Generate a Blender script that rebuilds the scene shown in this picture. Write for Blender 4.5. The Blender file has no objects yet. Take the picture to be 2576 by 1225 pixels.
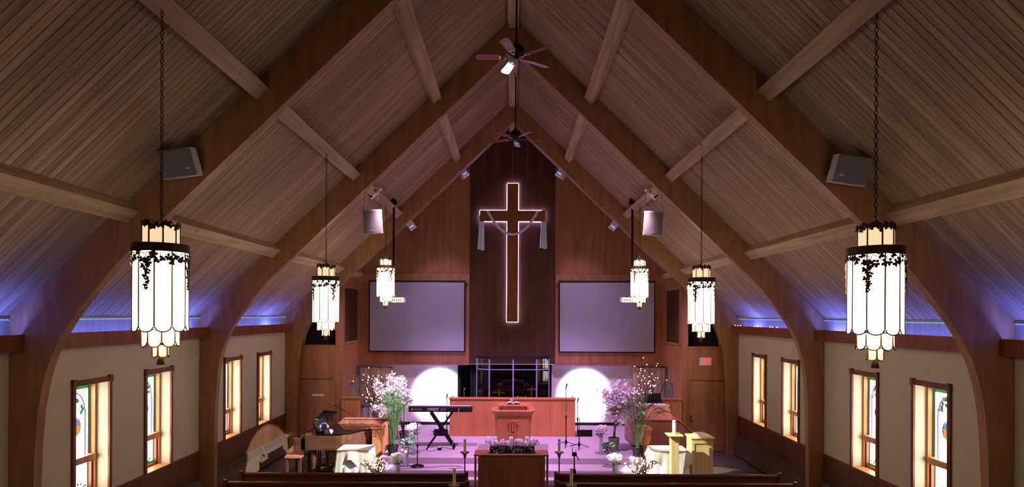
import bpy, math, random
from mathutils import Vector, Matrix
random.seed(7)
PI = math.pi
COL = bpy.context.scene.collection
SC = bpy.context.scene

# ------------------------------------------------------------------ camera
F, HX, HY, H, ROLL = 1450.0, 1288.0, 792.0, 3.86, math.radians(0.25)
cd = bpy.data.cameras.new('camera'); cam = bpy.data.objects.new('camera', cd); COL.objects.link(cam)
cd.sensor_width = 36; cd.lens = F / 2576 * 36
cd.shift_x = (1288 - HX) / 2576; cd.shift_y = (HY - 612.5) / 2576
cd.clip_start = .05; cd.clip_end = 200
cam.matrix_world = Matrix.Translation((0, 0, H)) @ Matrix.Rotation(-ROLL, 4, 'Y') @ Matrix.Rotation(PI/2, 4, 'X')
SC.camera = cam

def at(px, py, Y):
    dx, dy = px - HX, HY - py
    c, s = math.cos(ROLL), math.sin(ROLL)
    return Vector(((dx*c - dy*s) * Y / F, Y, H + (dx*s + dy*c) * Y / F))

# ------------------------------------------------------------------ world, exposure
w = bpy.data.worlds.new('world'); SC.world = w; w.use_nodes = True
w.node_tree.nodes['Background'].inputs[0].default_value = (.10, .10, .14, 1)
w.node_tree.nodes['Background'].inputs[1].default_value = .3
SC.view_settings.view_transform = 'Standard'; SC.view_settings.look = 'None'
SC.view_settings.exposure = 0.0; SC.view_settings.gamma = 1.0
try: SC.view_settings.use_curve_mapping = False
except Exception: pass

SC.cycles.max_bounces = 6; SC.cycles.diffuse_bounces = 3; SC.cycles.glossy_bounces = 2; SC.cycles.transparent_max_bounces = 8

# ------------------------------------------------------------------ lights (lamps of the room, some added as fill)
def lamp(kind, name, loc, target, power, color, size=.1, angle=None, blend=.3, size_y=None):
    l = bpy.data.lights.new(name, kind); l.energy = power; l.color = color
    o = bpy.data.objects.new(name, l); COL.objects.link(o); o.location = loc
    if kind == 'AREA':
        l.shape = 'RECTANGLE'; l.size = size; l.size_y = size_y or size
    else: l.shadow_soft_size = size
    if kind == 'SPOT': l.spot_size = math.radians(angle); l.spot_blend = blend
    if target is not None:
        o.rotation_euler = (Vector(target) - Vector(loc)).to_track_quat('-Z', 'Y').to_euler()
    return o
PINK, LAV, WHT, BLU = (.86, .46, 1.0), (.62, .45, 1), (.92, .95, 1), (.09, .14, 1)
for s in (-1, 1):
    lamp('SPOT', 'pink_wash', (s*1.6, 12.3, 7.6), (s*1.5, 15.4, .5), 2000, PINK, .12, 66, .7)
    lamp('SPOT', 'wall_spot', (s*2.15, 16.95, 1.6), (s*2.32, 18.65, 1.28), 330, (.84, .92, 1), .05, 60, .32)
    lamp('SPOT', 'cross_stage_spot', (-s*2.9, 9.95, 6.4), (-5.2, 14.5, -.1) if s < 0 else (3.55, 13.25, .5), 11500 if s < 0 else 9500, (.93, 1, .94), .04, 15.4 if s < 0 else 11.5, .06)
    lamp('SPOT', 'screen_fill', (s*1.5, 16.75, 1.3), (s*2.3, 18.1, 3.0), 110, (.40, .34, 1), .08, 74, 1)  # added violet uplight that tints the lower screens, no fixture
    lamp('SPOT', 'door_fill', (s*2.6, 12.6, 6.6), (s*5.2, 16.4, 1.6), 760, (1, .62, .74), .15, 42, .9)  # added pink fill to brighten the door walls
    lamp('POINT', 'rear_chandelier_fill', (s*3.15, .5, 4.1), None, 14, (1, .84, .66), .22)  # unseen point lamps added behind the viewer as general fill
    lamp('SPOT', 'lavender_wash', (s*1.5, 16.9, 7.2), (s*3.1, 17.6, .9), 300, LAV, .1, 70, .8)
    for yc in (5.0, 9.45, 13.85):
        lamp('AREA', 'cove_light', (s*6.2, yc, 3.46), (s*5.6, yc, 5), 20, BLU, 3.6, size_y=.06)
        lamp('AREA', 'cove_spot', (s*6.21, {5.0: 6.75, 9.45: 11.05, 13.85: 14.7}[yc], 3.46), (s*5.7, {5.0: 6.75, 9.45: 11.05, 13.85: 14.7}[yc], 4.3), 15, (.10, .15, 1), .4, size_y=.07)
lamp('SPOT', 'blossom_fill', (-1.2, 10.2, 6.9), (-3.1, 15.6, 1.95), 2600, (1, .82, .95), .08, 12, .6)  # added lamp that only whitens the left blossom tree
lamp('SPOT', 'altar_wash', (0, 14.3, 8.2), (0, 12.9, .8), 900, PINK, .1, 24, .8)
lamp('SPOT', 'fan_glint_spot', (-1.2, 15.6, 5.6), (-.18, 9.75, 8.1), 420, (.8, .86, 1), .02, 3.6, .1)  # added narrow lamp aimed at one fan blade for its glare

# ------------------------------------------------------------------ helpers
def lin(c):
    c = c / 255
    return c / 12.92 if c <= .04045 else ((c + .055) / 1.055) ** 2.4
def rgb(t): return tuple(lin(v) for v in t) + (1,)

def mat(name, color, rough=.6, metal=0, emit=None, es=0, var=.12, scale=6, spec=.4, alpha=None, trans=0, bump=0):
    m = bpy.data.materials.new(name); m.use_nodes = True
    nt = m.node_tree; b = nt.nodes['Principled BSDF']
    b.inputs['Roughness'].default_value = rough; b.inputs['Metallic'].default_value = metal
    b.inputs['Specular IOR Level'].default_value = spec
    c = rgb(color)
    tc = nt.nodes.new('ShaderNodeTexCoord'); n = nt.nodes.new('ShaderNodeTexNoise')
    n.inputs['Scale'].default_value = scale; n.inputs['Detail'].default_value = 4
    nt.links.new(tc.outputs['Object'], n.inputs['Vector'])
    r = nt.nodes.new('ShaderNodeValToRGB')
    r.color_ramp.elements[0].position = .3; r.color_ramp.elements[1].position = .7
    r.color_ramp.elements[0].color = tuple(v * (1 - var) for v in c[:3]) + (1,)
    r.color_ramp.elements[1].color = tuple(min(1, v * (1 + var)) for v in c[:3]) + (1,)
    nt.links.new(n.outputs['Fac'], r.inputs['Fac']); nt.links.new(r.outputs['Color'], b.inputs['Base Color'])
    if emit:
        b.inputs['Emission Color'].default_value = rgb(emit); b.inputs['Emission Strength'].default_value = es
    if trans:
        b.inputs['Transmission Weight'].default_value = trans
    if bump:
        bp = nt.nodes.new('ShaderNodeBump'); bp.inputs['Strength'].default_value = bump; bp.inputs['Distance'].default_value = .01
        nt.links.new(n.outputs['Fac'], bp.inputs['Height']); nt.links.new(bp.outputs['Normal'], b.inputs['Normal'])
    return m

def wood(name, c1, c2, grain=(14, 14, .9), rough=.55, rnd=0, knots=0, spec=.35, big=.35):
    """grain: noise scale per axis (small along the fibre). rnd: tone change from piece to piece."""
    m = bpy.data.materials.new(name); m.use_nodes = True
    nt = m.node_tree; b = nt.nodes['Principled BSDF']; L = nt.links.new
    b.inputs['Roughness'].default_value = rough; b.inputs['Specular IOR Level'].default_value = spec
    tc = nt.nodes.new('ShaderNodeTexCoord'); mp = nt.nodes.new('ShaderNodeMapping')
    mp.inputs['Scale'].default_value = grain; L(tc.outputs['Object'], mp.inputs['Vector'])
    n = nt.nodes.new('ShaderNodeTexNoise'); n.inputs['Scale'].default_value = 1; n.inputs['Detail'].default_value = 6
    n.inputs['Distortion'].default_value = .6
    oi = nt.nodes.new('ShaderNodeObjectInfo')
    if rnd:
        va = nt.nodes.new('ShaderNodeVectorMath'); va.operation = 'MULTIPLY_ADD'
        cb = nt.nodes.new('ShaderNodeCombineXYZ')
        for k in range(3): L(oi.outputs['Random'], cb.inputs[k])
        va.inputs[1].default_value = (37, 23, 51); L(cb.outputs[0], va.inputs[0]); L(mp.outputs[0], va.inputs[2]); L(va.outputs[0], n.inputs['Vector'])
    else: L(mp.outputs[0], n.inputs['Vector'])
    r = nt.nodes.new('ShaderNodeValToRGB')
    r.color_ramp.elements[0].position = .32; r.color_ramp.elements[1].position = .68
    r.color_ramp.elements[0].color = rgb(c1); r.color_ramp.elements[1].color = rgb(c2)
    L(n.outputs['Fac'], r.inputs['Fac'])
    n2 = nt.nodes.new('ShaderNodeTexNoise'); n2.inputs['Scale'].default_value = .8; n2.inputs['Detail'].default_value = 2
    L(tc.outputs['Object'], n2.inputs['Vector'])
    mr = nt.nodes.new('ShaderNodeMapRange'); mr.inputs['To Min'].default_value = 1 - big; mr.inputs['To Max'].default_value = 1 + big
    L(n2.outputs['Fac'], mr.inputs['Value'])
    mul = nt.nodes.new('ShaderNodeVectorMath'); mul.operation = 'SCALE'
    L(r.outputs['Color'], mul.inputs[0]); L(mr.outputs[0], mul.inputs['Scale'])
    out = mul.outputs[0]
    if rnd:
        m2 = nt.nodes.new('ShaderNodeMapRange'); m2.inputs['To Min'].default_value = 1 - rnd; m2.inputs['To Max'].default_value = 1 + rnd
        L(oi.outputs['Random'], m2.inputs['Value'])
        mul2 = nt.nodes.new('ShaderNodeVectorMath'); mul2.operation = 'SCALE'
        L(out, mul2.inputs[0]); L(m2.outputs[0], mul2.inputs['Scale']); out = mul2.outputs[0]
    if knots:
        mk = nt.nodes.new('ShaderNodeMapping'); mk.inputs['Scale'].default_value = (3, 3, 1.2)
        vo = nt.nodes.new('ShaderNodeTexVoronoi'); vo.inputs['Scale'].default_value = knots
        L(tc.outputs['Object'], mk.inputs['Vector']); L(mk.outputs[0], vo.inputs['Vector'])
        kr = nt.nodes.new('ShaderNodeValToRGB'); kr.color_ramp.elements[0].position = .03; kr.color_ramp.elements[1].position = .09
        kr.color_ramp.elements[0].color = (.35, .3, .3, 1); kr.color_ramp.elements[1].color = (1, 1, 1, 1)
        L(vo.outputs['Distance'], kr.inputs['Fac'])
        m3 = nt.nodes.new('ShaderNodeVectorMath'); m3.operation = 'MULTIPLY'
        L(out, m3.inputs[0]); L(kr.outputs['Color'], m3.inputs[1]); out = m3.outputs[0]
    L(out, b.inputs['Base Color'])
    return m

def emis(name, color, strength):
    m = bpy.data.materials.new(name); m.use_nodes = True; nt = m.node_tree
    b = nt.nodes['Principled BSDF']; b.inputs['Base Color'].default_value = rgb(color)
    b.inputs['Emission Color'].default_value = rgb(color); b.inputs['Emission Strength'].default_value = strength
    b.inputs['Roughness'].default_value = .4
    return m

class MB:
    def __init__(s): s.v = []; s.f = []
    def add(s, vs, fs):
        o = len(s.v); s.v += [Vector(v) for v in vs]; s.f += [tuple(i + o for i in f) for f in fs]; return s
    def box(s, a, b, M=None, taper=None):
        x0, y0, z0 = a; x1, y1, z1 = b
        vs = [Vector(p) for p in ((x0,y0,z0),(x1,y0,z0),(x1,y1,z0),(x0,y1,z0),(x0,y0,z1),(x1,y0,z1),(x1,y1,z1),(x0,y1,z1))]
        if taper:   # scale the lower face about its centre
            cx, cy = (x0+x1)/2, (y0+y1)/2
            for i in range(4): vs[i] = Vector((cx + (vs[i].x-cx)*taper, cy + (vs[i].y-cy)*taper, z0))
        if M: vs = [M @ v for v in vs]
        return s.add(vs, [(0,3,2,1),(4,5,6,7),(0,1,5,4),(1,2,6,5),(2,3,7,6),(3,0,4,7)])
    def cb(s, c, d, M=None):
        return s.box([c[i]-d[i]/2 for i in range(3)], [c[i]+d[i]/2 for i in range(3)], M)
    def prism(s, poly, axis, a, b):
        """poly: 2-D points; axis: the extruded axis ('x','y','z')."""
        def p3(p, t): return {'x': (t, p[0], p[1]), 'y': (p[0], t, p[1]), 'z': (p[0], p[1], t)}[axis]
        n = len(poly); vs = [p3(p, a) for p in poly] + [p3(p, b) for p in poly]
        return s.add(vs, [tuple(range(n)), tuple(range(2*n-1, n-1, -1))] + [(i, (i+1) % n + 0, (i+1) % n + n, i+n)[::-1] for i in range(n)])
    def tube(s, pts, r, n=8, cap=True):
        pts = [Vector(p) for p in pts]; rs = r if isinstance(r, (list, tuple)) else [r]*len(pts)
        vs = []; up = None
        for i, p in enumerate(pts):
            t = (pts[min(i+1, len(pts)-1)] - pts[max(i-1, 0)])
            if t.length < 1e-9: t = Vector((0, 0, 1))
            t.normalize()
            if up is None: up = Vector((0, 0, 1)) if abs(t.z) < .9 else Vector((1, 0, 0))
            a = up - t * up.dot(t)
            if a.length < 1e-4: a = t.orthogonal()
            a.normalize(); b = t.cross(a); up = a
            vs += [p + (a*math.cos(2*PI*k/n) + b*math.sin(2*PI*k/n)) * rs[i] for k in range(n)]
        fs = [(i*n+k, i*n+(k+1) % n, (i+1)*n+(k+1) % n, (i+1)*n+k) for i in range(len(pts)-1) for k in range(n)]
        if cap: fs += [tuple(range(n))[::-1], tuple(range((len(pts)-1)*n, len(pts)*n))]
        return s.add(vs, fs)
    def lathe(s, prof, n=16, c=(0, 0, 0), M=None):
        c = Vector(c); vs = []
        for r, z in prof: vs += [c + Vector((r*math.cos(2*PI*k/n), r*math.sin(2*PI*k/n), z)) for k in range(n)]
        if M: vs = [M @ v for v in vs]
        m = len(prof)
        fs = [(i*n+k, i*n+(k+1) % n, (i+1)*n+(k+1) % n, (i+1)*n+k) for i in range(m-1) for k in range(n)]
        fs += [tuple(range(n))[::-1], tuple(range((m-1)*n, m*n))]
        return s.add(vs, fs)
    def ball(s, c, r, n=8, m=5, sq=(1, 1, 1)):
        c = Vector(c); vs = []
        for i in range(m+1):
            ph = -PI/2 + PI*(i+.001)/(m+.002)
            for k in range(n):
                t = 2*PI*k/n
                vs.append(c + Vector((r*sq[0]*math.cos(ph)*math.cos(t), r*sq[1]*math.cos(ph)*math.sin(t), r*sq[2]*math.sin(ph))))
        return s.add(vs, [(i*n+k, i*n+(k+1) % n, (i+1)*n+(k+1) % n, (i+1)*n+k) for i in range(m) for k in range(n)])
    def quad(s, a, b, c, d): return s.add([a, b, c, d], [(0, 1, 2, 3)])
    def grid(s, fn, nu, nv):
        vs = [fn(i/nu, j/nv) for j in range(nv+1) for i in range(nu+1)]
        return s.add(vs, [(j*(nu+1)+i, j*(nu+1)+i+1, (j+1)*(nu+1)+i+1, (j+1)*(nu+1)+i) for j in range(nv) for i in range(nu)])
    def petals(s, c, r, n=5, nrm=None):
        """small open blossom: n petal quads round a centre"""
        c = Vector(c); nrm = (nrm or Vector((random.gauss(0, 1), random.gauss(0, 1), random.gauss(0, 1)))).normalized()
        a = nrm.orthogonal().normalized(); b = nrm.cross(a); t0 = random.random()*6
        for k in range(n):
            t = t0 + 2*PI*k/n; d = a*math.cos(t) + b*math.sin(t); e = nrm.cross(d)
            s.add([c, c + d*r*.6 + e*r*.32 + nrm*r*.15, c + d*r + nrm*r*.4, c + d*r*.6 - e*r*.32 + nrm*r*.15], [(0, 1, 2, 3)])
        return s
    def leaf(s, c, d, L, wd, nrm=None):
        c = Vector(c); d = Vector(d).normalized(); nrm = nrm or d.orthogonal(); e = d.cross(nrm).normalized()
        return s.add([c, c + d*L*.5 + e*wd/2, c + d*L, c + d*L*.5 - e*wd/2], [(0, 1, 2, 3)])
    def build(s, name, m, parent=None, org=None, smooth=False, bevel=0, kind=None, label=None):
        me = bpy.data.meshes.new(name); o_ = Vector(org) if org is not None else Vector((0, 0, 0))
        me.from_pydata([tuple(v - o_) for v in s.v], [], s.f); me.validate()
        if m: me.materials.append(m)
        if smooth:
            for p in me.polygons: p.use_smooth = True
        me.update()
        o = bpy.data.objects.new(name, me); COL.objects.link(o)
        if parent is not None: o.parent = parent
        elif org is not None: o.location = org
        if bevel:
            b = o.modifiers.new('bevel', 'BEVEL'); b.width = bevel; b.segments = 2; b.limit_method = 'ANGLE'
        if kind: o['kind'] = kind
        if label: o['label'] = label
        return o

def fix_normals(o):
    import bmesh
    bm = bmesh.new(); bm.from_mesh(o.data); bmesh.ops.recalc_face_normals(bm, faces=bm.faces); bm.to_mesh(o.data); bm.free()

def thing(name, label, cat, loc=(0, 0, 0), group=None, rz=0):
    o = bpy.data.objects.new(name, None); COL.objects.link(o); o.empty_display_size = .1
    o.location = loc; o.rotation_euler = (0, 0, rz); o['label'] = label; o['category'] = cat
    if group: o['group'] = group
    return o
def tag(o, label, cat, group=None, kind=None):
    o['label'] = label; o['category'] = cat
    if group: o['group'] = group
    if kind: o['kind'] = kind
    return o
def structure(name, parts_parent=True):
    o = bpy.data.objects.new(name, None); COL.objects.link(o); o['kind'] = 'structure'; return o
def st(o): o['kind'] = 'structure'; return o
def share(src, parent, M=None, loc=None, rz=None):
    c = src.copy(); COL.objects.link(c); c.parent = parent
    if M is not None: c.matrix_local = M
    if loc is not None: c.location = loc
    if rz is not None: c.rotation_euler = (0, 0, rz)
    return c
def dup(root, loc, label=None, rz=0, group=None):
    r = root.copy(); COL.objects.link(r); r.location = loc; r.rotation_euler = (0, 0, rz)
    if label: r['label'] = label
    if group: r['group'] = group
    for ch in list(root.children):
        c = ch.copy(); COL.objects.link(c); c.parent = r
        for g in ch.children:
            d = g.copy(); COL.objects.link(d); d.parent = c
    return r
def text_mesh(name, s, size, m, M, parent=None, depth=.003, shear=0, bold=0, label=None):
    cu = bpy.data.curves.new(name, 'FONT'); cu.body = s; cu.size = size; cu.extrude = depth; cu.align_x = 'CENTER'; cu.align_y = 'CENTER'
    cu.shear = shear; cu.offset = bold
    t = bpy.data.objects.new(name, cu); COL.objects.link(t)
    me = bpy.data.meshes.new_from_object(t.evaluated_get(bpy.context.evaluated_depsgraph_get()))
    bpy.data.objects.remove(t); bpy.data.curves.remove(cu)
    me.materials.clear(); me.materials.append(m)
    o = bpy.data.objects.new(name, me); COL.objects.link(o)
    if parent is not None: o.parent = parent
    o.matrix_local = M
    if label: o['label'] = label
    return o

# ------------------------------------------------------------------ materials
M_plank = wood('ceiling_plank', (118, 92, 74), (158, 124, 98), (10, 10, .8), .7, rnd=.22, knots=.8, spec=.15, big=.1)
M_slab = wood('ceiling_deck', (60, 45, 36), (80, 60, 46), (10, 10, 1), .8)
M_arch = wood('arch_glulam', (146, 104, 74), (172, 126, 92), (9, 9, 1.2), .5, spec=.3)
M_purlin = wood('purlin_wood', (160, 134, 112), (196, 166, 140), (12, .8, 12), .65, knots=.6, spec=.2, big=.15)
M_wain = wood('wainscot_wood', (86, 54, 36), (108, 70, 46), (9, 9, .7), .42)
M_trimw = wood('trim_wood', (112, 52, 38), (146, 74, 50), (14, 14, 1), .4)
M_jamb = wood('jamb_wood', (176, 110, 66), (205, 140, 90), (14, 14, 1), .4)
M_panel = wood('panel_wood', (150, 92, 68), (176, 112, 84), (7, 7, .55), .42)
M_dark = wood('dark_panel_wood', (72, 43, 33), (92, 56, 43), (8, 8, .4), .45)
M_cross = wood('cross_wood', (128, 70, 44), (152, 86, 54), (12, 12, .7), .5)
M_door = wood('door_wood', (156, 100, 74), (178, 118, 88), (7, 7, .6), .4)
M_rail = wood('choir_wood', (180, 112, 70), (198, 128, 82), (7, 7, .6), .36)
M_pulpit = wood('pulpit_wood', (180, 108, 78), (198, 122, 90), (9, 9, .7), .36)
M_table = wood('altar_wood', (122, 74, 54), (148, 92, 66), (6, 6, .6), .34)
M_pew = wood('pew_wood', (74, 38, 24), (100, 52, 32), (1, 10, 10), .3, spec=.5)
M_piano = wood('piano_wood', (84, 52, 38), (108, 68, 50), (1.2, 9, 9), .25, spec=.5)
M_oak = wood('pale_oak', (206, 172, 110), (226, 196, 136), (12, 12, .9), .5)
M_blade = wood('fan_blade_wood', (120, 52, 40), (142, 66, 50), (4, 4, 4), .3, spec=.6)
M_wall = mat('plaster', (206, 192, 172), .85, var=.03, scale=3, bump=.1)
M_board = wood('cove_board', (158, 154, 156), (176, 172, 172), (1, 22, 1), .7, big=.05)
M_carpet = mat('stage_carpet', (190, 168, 184), .95, var=.06, scale=60, spec=.05, bump=.3)
M_riser = mat('riser_carpet', (172, 150, 170), .95, var=.06, scale=60, spec=.05)
M_floor = mat('floor_carpet', (88, 76, 68), .95, var=.08, scale=50, spec=.05, bump=.3)
M_black = mat('black_metal', (22, 20, 24), .4, .3, var=.05)
M_blackp = mat('black_plastic', (26, 24, 30), .45, var=.05)
M_gloss = mat('black_gloss', (14, 11, 11), .12, var=.05, spec=.6)
M_chrome = mat('chrome', (190, 190, 196), .2, 1, var=.02)
M_brass = mat('brass', (178, 132, 62), .3, 1, var=.1)
M_bronze = mat('bronze', (74, 56, 38), .5, .7, var=.15)
M_curtain = mat('black_curtain', (16, 14, 22), .9, var=.1, scale=4)
M_screen = mat('projection_screen', (164, 158, 168), .8, var=.015, scale=2)
M_spk = mat('speaker_paint', (190, 184, 192), .5, var=.03)
M_litwall = mat('lit_wall_tan', (222, 194, 180), .95, var=.12, scale=8)  # tone of the lit wall put into the sheet colour
M_white = mat('white_paint', (222, 218, 210), .5, var=.03)
M_grill = mat('speaker_grille', (120, 118, 126), .6, var=.05, scale=200)
M_alcove = mat('alcove_plaster', (226, 218, 222), .8, var=.02)
M_heater = mat('heater_enamel', (100, 80, 68), .45, var=.03)
M_louver = mat('heater_grille', (92, 76, 74), .5, .3, var=.05)
M_cloth = mat('white_cloth', (220, 222, 226), .85, var=.04)
M_burlap = mat('burlap', (196, 186, 168), .95, var=.15, scale=40, bump=.3)
M_satin = mat('satin_drape', (206, 214, 232), .5, var=.04)
M_candle = mat('candle_wax', (214, 208, 160), .5, var=.04)
M_wcandle = mat('white_wax', (240, 230, 232), .5, var=.02)
M_petalw = mat('white_petals', (250, 246, 242), .7, var=.06, scale=30)
M_petalp = mat('pink_petals', (248, 226, 240), .7, var=.08, scale=30)
M_leafg = mat('green_leaf', (60, 98, 52), .6, var=.3, scale=10)
M_leafd = mat('dusty_leaf', (110, 128, 116), .7, var=.3, scale=12)
M_twig = mat('twig_bark', (92, 66, 52), .8, var=.2, scale=20)
M_pot = mat('clay_pot', (128, 116, 112), .7, var=.1)
M_glassv = mat('vase_glass', (190, 196, 210), .15, var=.05, spec=.6)
M_soil = mat('dark_planter', (26, 20, 20), .7, var=.1)
M_knob = mat('brushed_steel', (180, 176, 170), .3, 1, var=.03)
M_shade = emis('lamp_glass_main', (255, 236, 208), 11.5)
M_shade2 = emis('lamp_glass_lower', (255, 228, 190), 3.6)
M_shade3 = emis('lamp_glass_crown', (252, 214, 170), 1.0)
M_sky = emis('daylit_glass', (246, 250, 232), 11.0)
M_gGreen = emis('green_glass', (40, 130, 60), .7)
M_gPurple = emis('violet_glass', (150, 90, 170), .8)
M_gBlue = emis('blue_glass', (70, 120, 190), 1.1)
M_gAmber = emis('amber_glass', (220, 130, 30), 1.1)
M_lead = mat('lead_came', (46, 34, 34), .6, .3)
M_led = emis('cross_led', (206, 190, 255), 24.0)
M_ledc = emis('cove_led', (120, 170, 255), .9)
M_bulb = emis('fairy_bulb', (255, 214, 170), 5.0)
M_redl = emis('exit_letters', (255, 70, 60), .8)
M_sign = mat('exit_plate', (196, 186, 186), .5, emit=(150, 130, 135), es=.25)
M_lampface = emis('fixture_lens', (120, 120, 255), 1.6)

# ------------------------------------------------------------------ shell
W, EZ, RZ = 6.3, 3.81, 9.85
SL = (RZ - EZ) / W
YA, YB, YC = 7.216, 11.616, 16.016
Y0, YD, YW, YE = -2.2, 16.34, 18.17, 18.65      # back, door walls, wood wall, alcove wall
TH = math.atan(SL); CT, ST = math.cos(TH), math.sin(TH)
FLR, PLT, REAR = 0.0, .45, .30
fl = MB().box((-6.7, Y0, -.2), (6.7, YD+2.6, 0)).build('floor', M_floor); st(fl)

WY = [8.65, 10.28, 13.0, 14.64]                  # window centres along the nave
def side_wall(s):
    m = MB(); x0, x1 = sorted((s*W, s*6.47)); cuts = [(y-.345, y+.345) for y in WY]
    m.box((x0, Y0, 2.80), (x1, YE, EZ+.05)); m.box((x0, Y0, 0), (x1, YE, 1.09))
    y = Y0
    for a, b in cuts + [(YE, YE)]:
        m.box((x0, y, 1.09), (x1, a, 2.80)); y = b
    o = m.build('wall_left' if s < 0 else 'wall_right', M_wall); st(o)
    # wainscot panels (vertical sheets) and cap
    n = 0; y = Y0
    while y < YD:
        y2 = min(y + 1.1, YD); xa, xb = sorted((s*W, s*(W-.022)))
        MB().box((xa, y+.003, .02), (xb, y2-.003, 1.07)).build('wainscot_panel', M_wain, o); y = y2
    xa, xb = sorted((s*W, s*(W-.04)))
    MB().box((xa, Y0, 1.065), (xb, YD, 1.095)).build('wainscot_cap', M_trimw, o)
    # pale board above the cove ledge
    xa, xb = sorted((s*W, s*(W-.012)))
    MB().box((xa, Y0, 3.40), (xb, YD, 3.80)).build('cove_board', M_board, o)
    for ya, yb in ((2.95, YA), (YA+.13, YB), (YB+.13, YC)):
        v = MB(); xa, xb = sorted((s*(W-.16), s*(W-.20)))
        v.box((xa, ya, 3.37), (xb, yb, 3.585)); xa, xb = sorted((s*W, s*(W-.16))); v.box((xa, ya, 3.37), (xb, yb, 3.40))
        v.build('valance', M_trimw, o)
        xa, xb = sorted((s*(W-.012), s*(W-.022)))
        MB().box((xa, ya+.02, 3.765), (xb, yb-.02, 3.775)).build('led_strip', M_ledc, o)
    return o
wl, wr = side_wall(-1), side_wall(1)

def window(idx, s, yc):
    r = structure('window_%d' % idx); r.location = (s*W, yc, 1.09)
    X = lambda d: s*d                               # d: depth beyond the inner wall face
    def B(d0, y0, z0, d1, y1, z1): a, b = sorted((X(d0), X(d1))); return (a, y0, z0), (b, y1, z1)
    def bx(name, m, *args):
        q = MB()
        for a in args: q.box(*B(*a))
        return q.build(name, m, r)
    bx('casing', M_trimw, (-.03, -.405, -.03, .0, -.345, 1.80)); bx('casing', M_trimw, (-.03, .345, -.03, .0, .405, 1.80))
    bx('head_casing', M_trimw, (-.035, -.345, 1.71, .0, .345, 1.79))
    bx('corner_block', M_trimw, (-.045, -.41, 1.70, .0, -.34, 1.81)); bx('corner_block', M_trimw, (-.045, .34, 1.70, .0, .41, 1.81))
    bx('sill', M_jamb, (-.03, -.345, -.03, .29, .345, 0.012))
    bx('jamb', M_jamb, (.17, -.345, .0, .33, -.305, 1.71), (.17, .305, .0, .33, .345, 1.71), (.17, -.345, 1.67, .33, .345, 1.71))
    bx('transom_bar', M_jamb, (.15, -.305, .50, .33, .305, .60))
    bx('lower_frame', M_trimw, (.20, -.305, .012, .33, -.27, .50), (.20, .27, .012, .33, .305, .50), (.20, -.305, .012, .33, .305, .05))
    pane_ = bx('pane', M_sky, (.260, -.305, .60, .266, .305, 1.67)); bx('pane', M_sky, (.260, -.27, .05, .266, .27, .50))
    # coloured border strips, arch, medallion
    g = MB()
    for (y0, z0, y1, z1) in ((-.305, .6, -.272, 1.67), (.272, .6, .305, 1.67), (-.305, 1.61, .305, 1.67), (-.27, .05, -.255, .5), (.255, .05, .27, .5), (-.27, .05, .27, .09)):
        g.box(*B(.254, y0, z0, .259, y1, z1))
    g.build('glass_border', M_gGreen, pane_)
    arc = [(.20*math.cos(t)*(1 if True else 1), 1.22+.34*math.sin(t)) for t in [PI*k/16 for k in range(17)]]
    pts = [(X(.252), .2, .60)] + [(X(.252), a, b) for a, b in arc] + [(X(.252), -.2, .60)]
    MB().tube(pts, .015, 5).build('arch_glass', M_gPurple, pane_)
    lv = MB()
    for k in range(14):
        a = .25 + 2.6*k/13; cy, cz = .15*math.cos(a), 1.24 + .26*math.sin(a)
        lv.leaf((X(.251), cy, cz), (0, random.uniform(-1, 1), random.uniform(-1, 1)), .10, .065, Vector((1, 0, 0)))
    for k in range(12):
        lv.leaf((X(.251), -.18+.36*k/11, .12+.03*math.sin(k*1.7)), (0, random.uniform(-1, 1), random.uniform(.1, 1)), .07, .04, Vector((1, 0, 0)))
    lv.build('leaf_glass', M_gGreen, pane_, kind='stuff')
    def disc(z0, z1, m, nm):
        ps = [(X(.253), .10*math.cos(t), 1.05+.13*math.sin(t)) for t in [z0 + (z1-z0)*k/12 for k in range(13)]]
        q = MB(); q.add(ps + [(X(.253), 0, 1.05)], [(k, k+1, 13) for k in range(12)]); q.build(nm, m, pane_)
    disc(.2, PI-.3, M_gBlue, 'medallion_glass'); disc(PI-.3, 2*PI+.2, M_gAmber, 'medallion_glass')
    ld = MB(); ld.tube([(X(.252), .108*math.cos(2*PI*k/20), 1.05+.14*math.sin(2*PI*k/20)) for k in range(21)], .007, 5)
    for y in (-.285, .285): ld.tube([(X(.252), y*.955, .6), (X(.252), y*.955, 1.67)], .006, 4)
    for z in (.85, 1.22): ld.tube([(X(.252), -.275, z), (X(.252), -.11, z)], .003, 4); ld.tube([(X(.252), .11, z), (X(.252), .275, z)], .003, 4)
    for y in (-.15, .15): ld.tube([(X(.252), y, .05), (X(.252), y, .5)], .004, 4)
    ld.tube([(X(.252), 0, 1.19), (X(.252), 0, 1.62)], .003, 4); ld.tube([(X(.252), 0, .6), (X(.252), 0, .91)], .003, 4)
    ld.build('lead_came', M_lead, pane_)
k = 1
for s in (-1, 1):
    for y in WY: window(k, s, y); k += 1

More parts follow.
